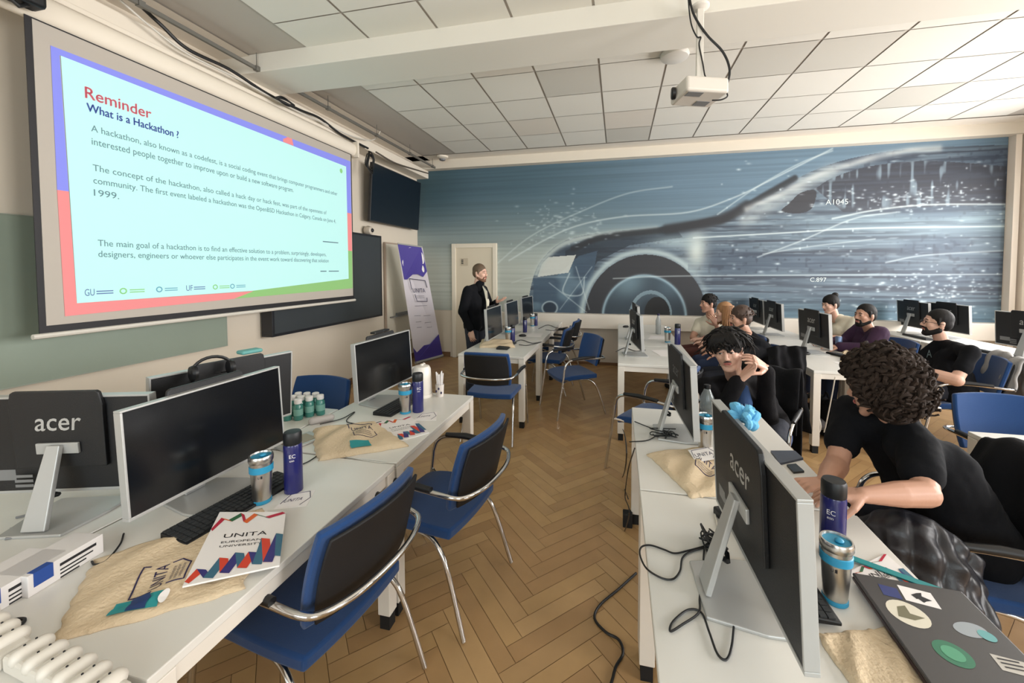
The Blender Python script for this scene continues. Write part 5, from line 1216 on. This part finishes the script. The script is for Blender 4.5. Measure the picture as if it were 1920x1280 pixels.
# 5 young man leaning on his hands
h = radians(238); root = V((.98, 3.04, 0)); f = V((cos(h), sin(h), 0)); l = V((-sin(h), cos(h), 0))
hd = DP(1364, 656, 2.70)
J = dict(pelvis=V((1.00, 3.06, .56)), neck=DP(1380, 712, 2.86), shL=DP(1428, 722, 2.92), shR=DP(1326, 725, 2.86), head=hd, look=(-.36, -1, -.10), roll=radians(10),
         elR=DP(1346, 780, 2.66), elL=DP(1438, 785, 2.70), wrR=DP(1386, 712, 2.58), wrL=DP(1436, 690, 2.60),
         handR=(DP(1414, 686, 2.55)-DP(1386, 712, 2.58), V((-.2, -.2, 1)), .35, .5), handL=(DP(1402, 666, 2.56)-DP(1436, 690, 2.60), V((-.1, .5, -.8)), .28, .5),
         knL=V((.98, 2.72, .50)), knR=V((.72, 2.82, .50)), anL=V((1.0, 2.75, .09)), anR=V((.78, 2.86, .09)))
def p5(i):
    H = i['H']; L = i['L']; hb = MB(); hair_cap(hb, H, 1.08, .0, 1.14); remesh(hb.build('hair', hair_dark, i['t'], smooth=None), .006, 2, .02)
    lk = MB(); locks(lk, H, 260, .10, .012, 5, 1.22, fringe=.045, curlk=1.2, zmin=.0); lk.build('hair_locks', hair_dark, i['t'])
    fr = MB(); rr = random.Random(2)
    for k in range(26):
        y = -.065+.13*k/25; sgn = 1 if y > .01 else -1; a = [V((.03, y*.6, .122)), V((.086, y*.9, .106)), V((.100, y+sgn*.010, .078)), V((.094+.004*cos(k), y+sgn*.024, .058+.012*sin(k*1.7)-abs(y)*.35))]
        fr.tube([H @ (q*1.10) for q in spline(a, 4)], [.011, .012, .012, .012, .011, .011, .010, .010, .009, .008, .006, .004, .002][:13], 6, flat=.6)
    fr.build('fringe', hair_dark, i['t']); brows(i, 1.1, hair_dark, .005)
    P = lambda x, y, z: H @ (V((x, y, z))*1.1); MB().tube([P(.086, -.022, -.052), P(.0945, 0, -.046), P(.086, .022, -.052)], [.002, .0042, .002], 6).build('moustache', hair_dark, i['t'])
    shirt(i, cardi, long=.93, name='cardigan', g=.024, lo=True)
    nb = L['neck']; c = MB()
    bl = mat('tee_blue', C(34, 62, 104), .9, bump=.2, bscale=300)
    inv = i['inv']; pts = [inv @ DP(1392, 722, 2.70), inv @ DP(1392, 752, 2.66), inv @ DP(1388, 795, 2.70)]
    c.tube(pts, [.035, .062, .06], 14, flat=1.0); remesh(c.build('blue_t_shirt', bl, i['t'], smooth=None), .006, 3)
    q = MB(); put_text(q, 'UNI', frameM(inv @ DP(1381, 768, 2.60), inv.to_3x3() @ AR, inv.to_3x3() @ AU), .07, .04); q.build('shirt_print', mat('print_pale', C(120, 150, 180), .7), i['t'], smooth=False)
    c = MB(); c.cap(inv @ DP(1438, 722, 2.95), inv @ DP(1452, 795, 2.98), .055, .065); c.cap(inv @ DP(1452, 740, 3.0), inv @ DP(1462, 800, 3.0), .05, .04); c.cap(inv @ DP(1412, 742, 2.84), inv @ DP(1420, 810, 2.84), .06, .06)
    remesh(c.build('cardigan_side', cardi, i['t'], smooth=None), .009, 3, .02); trousers(i, denim_dk)
person('young person in a dark cardigan leaning a cheek on clasped hands, facing the camera', root, h, J, skin_l, p5, .0036, 1.12)
# 9 curly-haired person in the foreground
h = radians(165); root = V((1.36, 1.97, 0)); f = V((cos(h), sin(h), 0))
J = dict(pelvis=V((1.38, 1.97, .57)), neck=V((1.145, 1.93, 1.03)), shL=DP(1722, 842, 1.55), shR=V((1.06, 2.10, .99)), head=DP(1646, 728, 1.68), look=(-.80, .80, -.22),
         elL=DP(1735, 925, 1.40), wrL=DP(1618, 928, 1.38), elR=DP(1568, 872, 1.70), wrR=DP(1545, 905, 1.55), handL=(V((-1, .1, -.1)), V((0, 0, -1)), .3), handR=(V((-1, -.4, 0)), V((0, 0, -1)), .3),
         knL=V((1.0, 1.86, .52)), knR=V((1.0, 2.12, .52)), anL=V((1.02, 1.84, .09)), anR=V((1.0, 2.14, .09)))
def p9(i):
    H = i['H']; hb = MB(); hair_cap(hb, H, 1.08, .06, 1.14); remesh(hb.build('hair', hair_curl, i['t'], smooth=None), .007, 2, .03)
    lk = MB(); curls(lk, H, 760, (.122, .116, .134), 3, 1.06); curls(lk, H, 300, (.108, .10, .118), 8, 1.03)
    lk.build('curls', hair_curl, i['t']); shirt(i, cot_black, .62, g=.022, lo=True, big=1.08, fold=.022); trousers(i, denim_dk); brows(i, 1.0, hair_curl)
person('curly-haired person in a black T-shirt, seated in the right foreground looking away', root, h, J, skin_m, p9, .005, 1.0, 1.12)
# 8 man with glasses
h = radians(172); J, Q, f, l = seated(2.97, 4.35, h, 1.155, -.02); J['look'] = tuple(f+l*-.10+V((0, 0, .12))); J['head'] = DP(1757, 606, 3.80); J['neck'] = DP(1768, 642, 3.82); 
J.update(shL=Q(-.04, .20, .93), shR=Q(-.04, -.20, .93), elL=Q(.10, .30, .70), wrL=Q(.30, .12, .74), elR=Q(.14, -.26, .72), wrR=Q(.33, -.04, .76), handL=(f-l*.9, V((0, 0, -1)), .4), handR=(f+l*.9, V((0, 0, -1)), .4))
def p8(i):
    short_hair(i, 1.06, hair_dark, .99); beard(i, 1.06, hair_dark, 1.12); brows(i, 1.06, hair_dark); shirt(i, cot_black, .62, g=.014, lo=True, big=1.2); trousers(i, denim_dk, 1.1)
    H = i['H']; s = 1.06; P = lambda x, y, z: H @ V((x*s, y*s, z*s)); g = MB()
    for q in (-1, 1):
        g.tube([P(.1, q*.033+.024*cos(a), .0+.018*sin(a)) for a in [2*pi*k/16 for k in range(17)]], .0022, 6); g.tube([P(.098, q*.057, .004), P(.07, q*.076, .006), P(-.02, q*.085, .0)], .0022, 6)
    g.tube([P(.101, -.010, .004), P(.104, 0, .006), P(.101, .010, .004)], .0022, 6); g.build('glasses', ink_black, i['t'])
    q = MB(); inv = i['inv']; put_text(q, 'A', frameM(inv @ DP(1737, 670, 3.66), inv.to_3x3() @ AR, inv.to_3x3() @ AU), .05, .07); q.build('shirt_print', mat('print_grey', C(70, 82, 84), .8), i['t'], smooth=False)
person('heavyset person with glasses and beard in a black T-shirt, arms folded, at right', V((2.97, 4.35, 0)), h, J, skin_l, p8, .006, 1.06, 1.3)
# 7 man in the purple hoodie
h = radians(178); J, Q, f, l = seated(2.74, 5.10, h, 1.20, .0); J['head'] = DP(1622, 592, 4.38); J['look'] = tuple(f+l*.35+V((0, 0, .08))); J['neck'] = DP(1634, 622, 4.42)
J.update(shL=Q(.0, .18, .96), shR=Q(.0, -.18, .96), elL=Q(.12, .26, .80), wrL=Q(.36, .16, .80), elR=Q(.12, -.25, .80), wrR=Q(.36, -.10, .80))
def p7(i):
    short_hair(i, 1.03, hair_dark, .97); beard(i, 1.03, hair_dark, .95); brows(i, 1.03, hair_dark, .005); shirt(i, purple, long=.95, name='hoodie', g=.032, lo=True, big=1.1); trousers(i, jean)
    L = i['L']; b = MB(); nb = L['neck']; b.tube([nb+V((.06*cos(a)-.02, .09*sin(a), .015-.02*cos(a))) for a in [2*pi*k/14 for k in range(15)]], .032, 10); remesh(b.build('hood', purple, i['t'], smooth=None), .009, 3, .01)
person('person with short dark hair and beard in a purple hoodie, behind the desk at right', V((2.74, 5.10, 0)), h, J, skin_m, p7, .0065, 1.03, 1.1)
# 6 woman with the hair bun
h = radians(180); J, Q, f, l = seated(2.78, 5.80, h, 1.22, -.10); J['head'] = DP(1557, 571, 5.05); J['look'] = tuple(f+l*.25+V((0, 0, -.15))); J['neck'] = DP(1566, 593, 5.10)
J.update(shL=Q(-.08, .16, 1.0), shR=Q(-.08, -.16, 1.0))
def p6(i):
    short_hair(i, .95, hair_dark, 1.02); H = i['H']; b = MB(); b.ell(H @ V((-.075, 0, .115)), (.038, .038, .034)); remesh(b.build('hair_bun', hair_dark, i['t'], smooth=None), .006, 2, .01)
    brows(i, .95, hair_dark, .003); shirt(i, cot_white, .55, g=.012); trousers(i, jean)
person('person with dark hair in a bun and a white T-shirt, behind the monitor', V((2.78, 5.80, 0)), h, J, skin_l, p6, .0065, .95, .92)
# 4 man in the dark jacket
h = radians(170); J, Q, f, l = seated(1.32, 4.36, h, 1.14, -.04); J['head'] = DP(1388, 597, 4.05); J['look'] = tuple(f+l*.30); J['neck'] = DP(1404, 628, 4.1)
J.update(shL=DP(1432, 655, 4.0), shR=DP(1375, 655, 4.2))
def p4_(i):
    short_hair(i, 1.02, hair_brown, 1.03, 90, .03, 4, r=.010); beard(i, 1.02, hair_brown, .8); brows(i, 1.02, hair_brown); shirt(i, cot_black, long=.93, name='jacket', g=.03, lo=True); trousers(i, denim_dk)
person('person with short brown hair in a dark jacket, just behind the cardigan wearer', V((1.32, 4.36, 0)), h, J, skin_m, p4_, .0065, 1.02)
# 3 long fair hair
h = radians(180); J, Q, f, l = seated(1.36, 5.04, h, 1.16, .0); J['head'] = DP(1357, 586, 4.75); J['look'] = tuple(f+l*.1); J['neck'] = DP(1364, 610, 4.8); J.update(shL=Q(.0, .15, .93), shR=Q(.0, -.15, .93))
def p3(i):
    H = i['H']; short_hair(i, .96, hair_blond, 1.04); lk = MB(); rr = random.Random(6)
    for k in range(60):
        a = rr.uniform(.9, 2*pi-.9); c = V((-.02+.085*cos(a), .078*sin(a), .06)); pts = [c+V((0, 0, .03)), c*1.05+V((0, 0, -.03)), c*1.1+V((rr.uniform(-.01, .01), 0, -.12)), c*1.05+V((rr.uniform(-.02, .02), rr.uniform(-.02, .02), -.22))]
        lk.tube([H @ q for q in spline(pts, 4)], [.012]*12+[.004], 6, flat=.6)
    lk.build('long_hair', hair_blond, i['t']); shirt(i, mat('top_rose', C(150, 112, 104), .9), long=.9, name='pullover', g=.014); trousers(i, jean)
person('person with long fair hair half hidden between the two seated neighbours', V((1.36, 5.04, 0)), h, J, skin_l, p3, .0065, .96, .92)
# 2 man in the cream T-shirt
h = radians(185); J, Q, f, l = seated(1.27, 5.68, h, 1.2, -.06); J['head'] = DP(1328, 569, 5.25); J['look'] = tuple(f+l*.15); J['neck'] = DP(1332, 592, 5.3)
J.update(shL=DP(1345, 604, 5.25), shR=DP(1312, 604, 5.45), elR=DP(1299, 632, 5.3), wrR=DP(1318, 648, 5.1), elL=DP(1350, 640, 5.0), wrL=DP(1344, 610, 4.95), handL=(V((-.3, 0, .6)), V((-.3, .9, 0)), .3), handR=(V((.6, -.4, -.2)), V((0, 0, -1)), .3))
def p2(i): short_hair(i, 1.0, hair_dark, 1.02, 60, .03, 3); brows(i, 1.0, hair_dark, .005); shirt(i, cot_white, .6, g=.016); trousers(i, mat('shorts_rust', C(92, 54, 48), .9))
person('person with short black hair in a cream T-shirt, seated nearest the car wheel', V((1.27, 5.68, 0)), h, J, skin_m, p2, .0065, 1.0)
# ------------------------------------------------------------ coats on chairs
puf = mat('puffer_nylon', C(20, 20, 27), .42, bump=.25, bscale=25); coat_m = mat('coat_wool', C(14, 14, 17), .95, spec=.2, bump=.2, bscale=120)
def cloth_panel(name, label, cat, path, width, wdir, th, m_, quilt=0, fold=.012, rz=0, nu=60, nv=40, taper=0, group=None, seams=False):
    """cloth hanging along a path of points, width along wdir"""
    P = spline(path, 10); wd = V(wdir).normalized(); c = sum(P, V())/len(P)
    t = thing(name, label, cat, c); L = [0]
    for a, b in zip(P[:-1], P[1:]): L.append(L[-1]+(b-a).length)
    T = L[-1]
    def fn(a, b):
        s = (a+1)/2*T; i = 0
        while i < len(L)-2 and L[i+1] < s: i += 1
        k = (s-L[i])/max(1e-6, L[i+1]-L[i]); p = P[i].lerp(P[i+1], k); tg = (P[i+1]-P[i]).normalized(); n = tg.cross(wd).normalized()
        q = quilt*abs(sin(pi*s/.075))**.6*(1-.25*abs(sin(9*b+3*a))) if quilt else 0
        f_ = fold*(sin(5*b+2.2*a)+.5*sin(11*b-3*a)+.3*sin(17*a+5*b)); e = (1-abs(b)**6)
        ws = 1-taper*(a+1)/2; return p-c+wd*b*width/2*ws+n*(q*e+f_)+V((0, 0, -.02*b*b))
    m = MB(); m.panel(fn, nu, nv, th); m.build('cloth', m_, t, smooth=None); d = t.children[0].data; d.polygons.foreach_set('use_smooth', [True]*len(d.polygons)); return t
cloth_panel('coat', 'dark wool coat hung over the chair back at the right edge', 'coat', [V((1.50, 1.86, .50)), V((1.545, 1.87, .72)), V((1.63, 1.89, .91)), V((1.73, 1.90, .88)), V((1.76, 1.91, .60)), V((1.77, 1.92, .22))], .58, (-.1, 1, 0), .018, coat_m, fold=.016)
cloth_panel('puffer_jacket', 'black quilted puffer jacket bunched below the curly-haired person', 'jacket', [DP(1610, 1060, 1.52), DP(1660, 1040, 1.42), DP(1730, 1055, 1.36), DP(1790, 1090, 1.33), DP(1850, 1150, 1.34)], .36, (.25, .55, .8), .03, puf, quilt=.026, fold=.012)
cloth_panel('coat', 'dark coat hanging over the chair behind the cardigan wearer', 'coat', [V((1.52, 4.05, .95)), V((1.50, 3.95, .75)), V((1.50, 3.90, .45)), V((1.50, 3.88, .22))], .34, (1, .2, 0), .02, coat_m, fold=.02)
cloth_panel('grey_sweater', 'pale grey sweater hanging on the chair behind the person with glasses', 'sweater', [V((3.23, 4.27, .66)), V((3.27, 4.26, .84)), V((3.335, 4.25, .915)), V((3.39, 4.24, .80)), V((3.42, 4.23, .42))], .44, (.2, 1, 0), .02, mat('grey_knit', C(150, 148, 146), .95, bump=.3, bscale=150), fold=.02)
cloth_panel('coat', 'dark coat over the chair back right of the cardigan wearer', 'coat', [V((1.01, 3.20, .50)), V((1.03, 3.23, .70)), V((1.085, 3.33, .915)), V((1.13, 3.41, .72)), V((1.14, 3.43, .25))], .50, (.86, -.5, 0), .016, coat_m, fold=.014)

t = thing('backpack', 'black backpack with grey pocket on the floor under the desk with the bright leg', 'bag', (2.02, 4.42, 0), radians(20))
b = MB(); b.panel(lambda a, c: (.0, 0, 0), 1, 1, .001) if False else b.cap((0, -.08, .12), (0, -.07, .30), .11, .09); b.cap((0, .08, .12), (0, .07, .30), .11, .09); b.cap((0, -.08, .11), (0, .08, .11), .11, .11)
remesh(b.build('bag_body', coat_m, t, smooth=None), .010, 4, .01)
b = MB(); b.cap((-.10, -.06, .14), (-.10, .06, .14), .055, .055); remesh(b.build('front_pocket', mat('pocket_grey', C(96, 94, 96), .8), t, smooth=None), .009, 3)
MB().tube(spline([(.0, -.03, .38), (0, 0, .43), (0, .03, .38)], 4), .008, 6).build('carry_loop', coat_m, t)
for k, (x, y, rz, l_) in enumerate(((.50, 4.45, 15, 'white sheet of paper at the near end of the row by the seated group'), (.52, 5.45, -10, 'white sheet of paper farther along the row by the seated group'), (2.16, 4.22, 8, 'white sheet at the near corner of the desk with the bright leg'), (-1.12, 5.30, 5, 'white sheet of paper beside the second monitor of the row before the standing person'))):
    o = MB().box(-.105, .105, -.148, .148, 0, .0015).build('paper_sheet', paper, smooth=False); o.location = (x, y, TZ+.0005); o.rotation_euler = (0, 0, radians(rz)); tag(o, l_, 'paper', 'loose paper sheets')
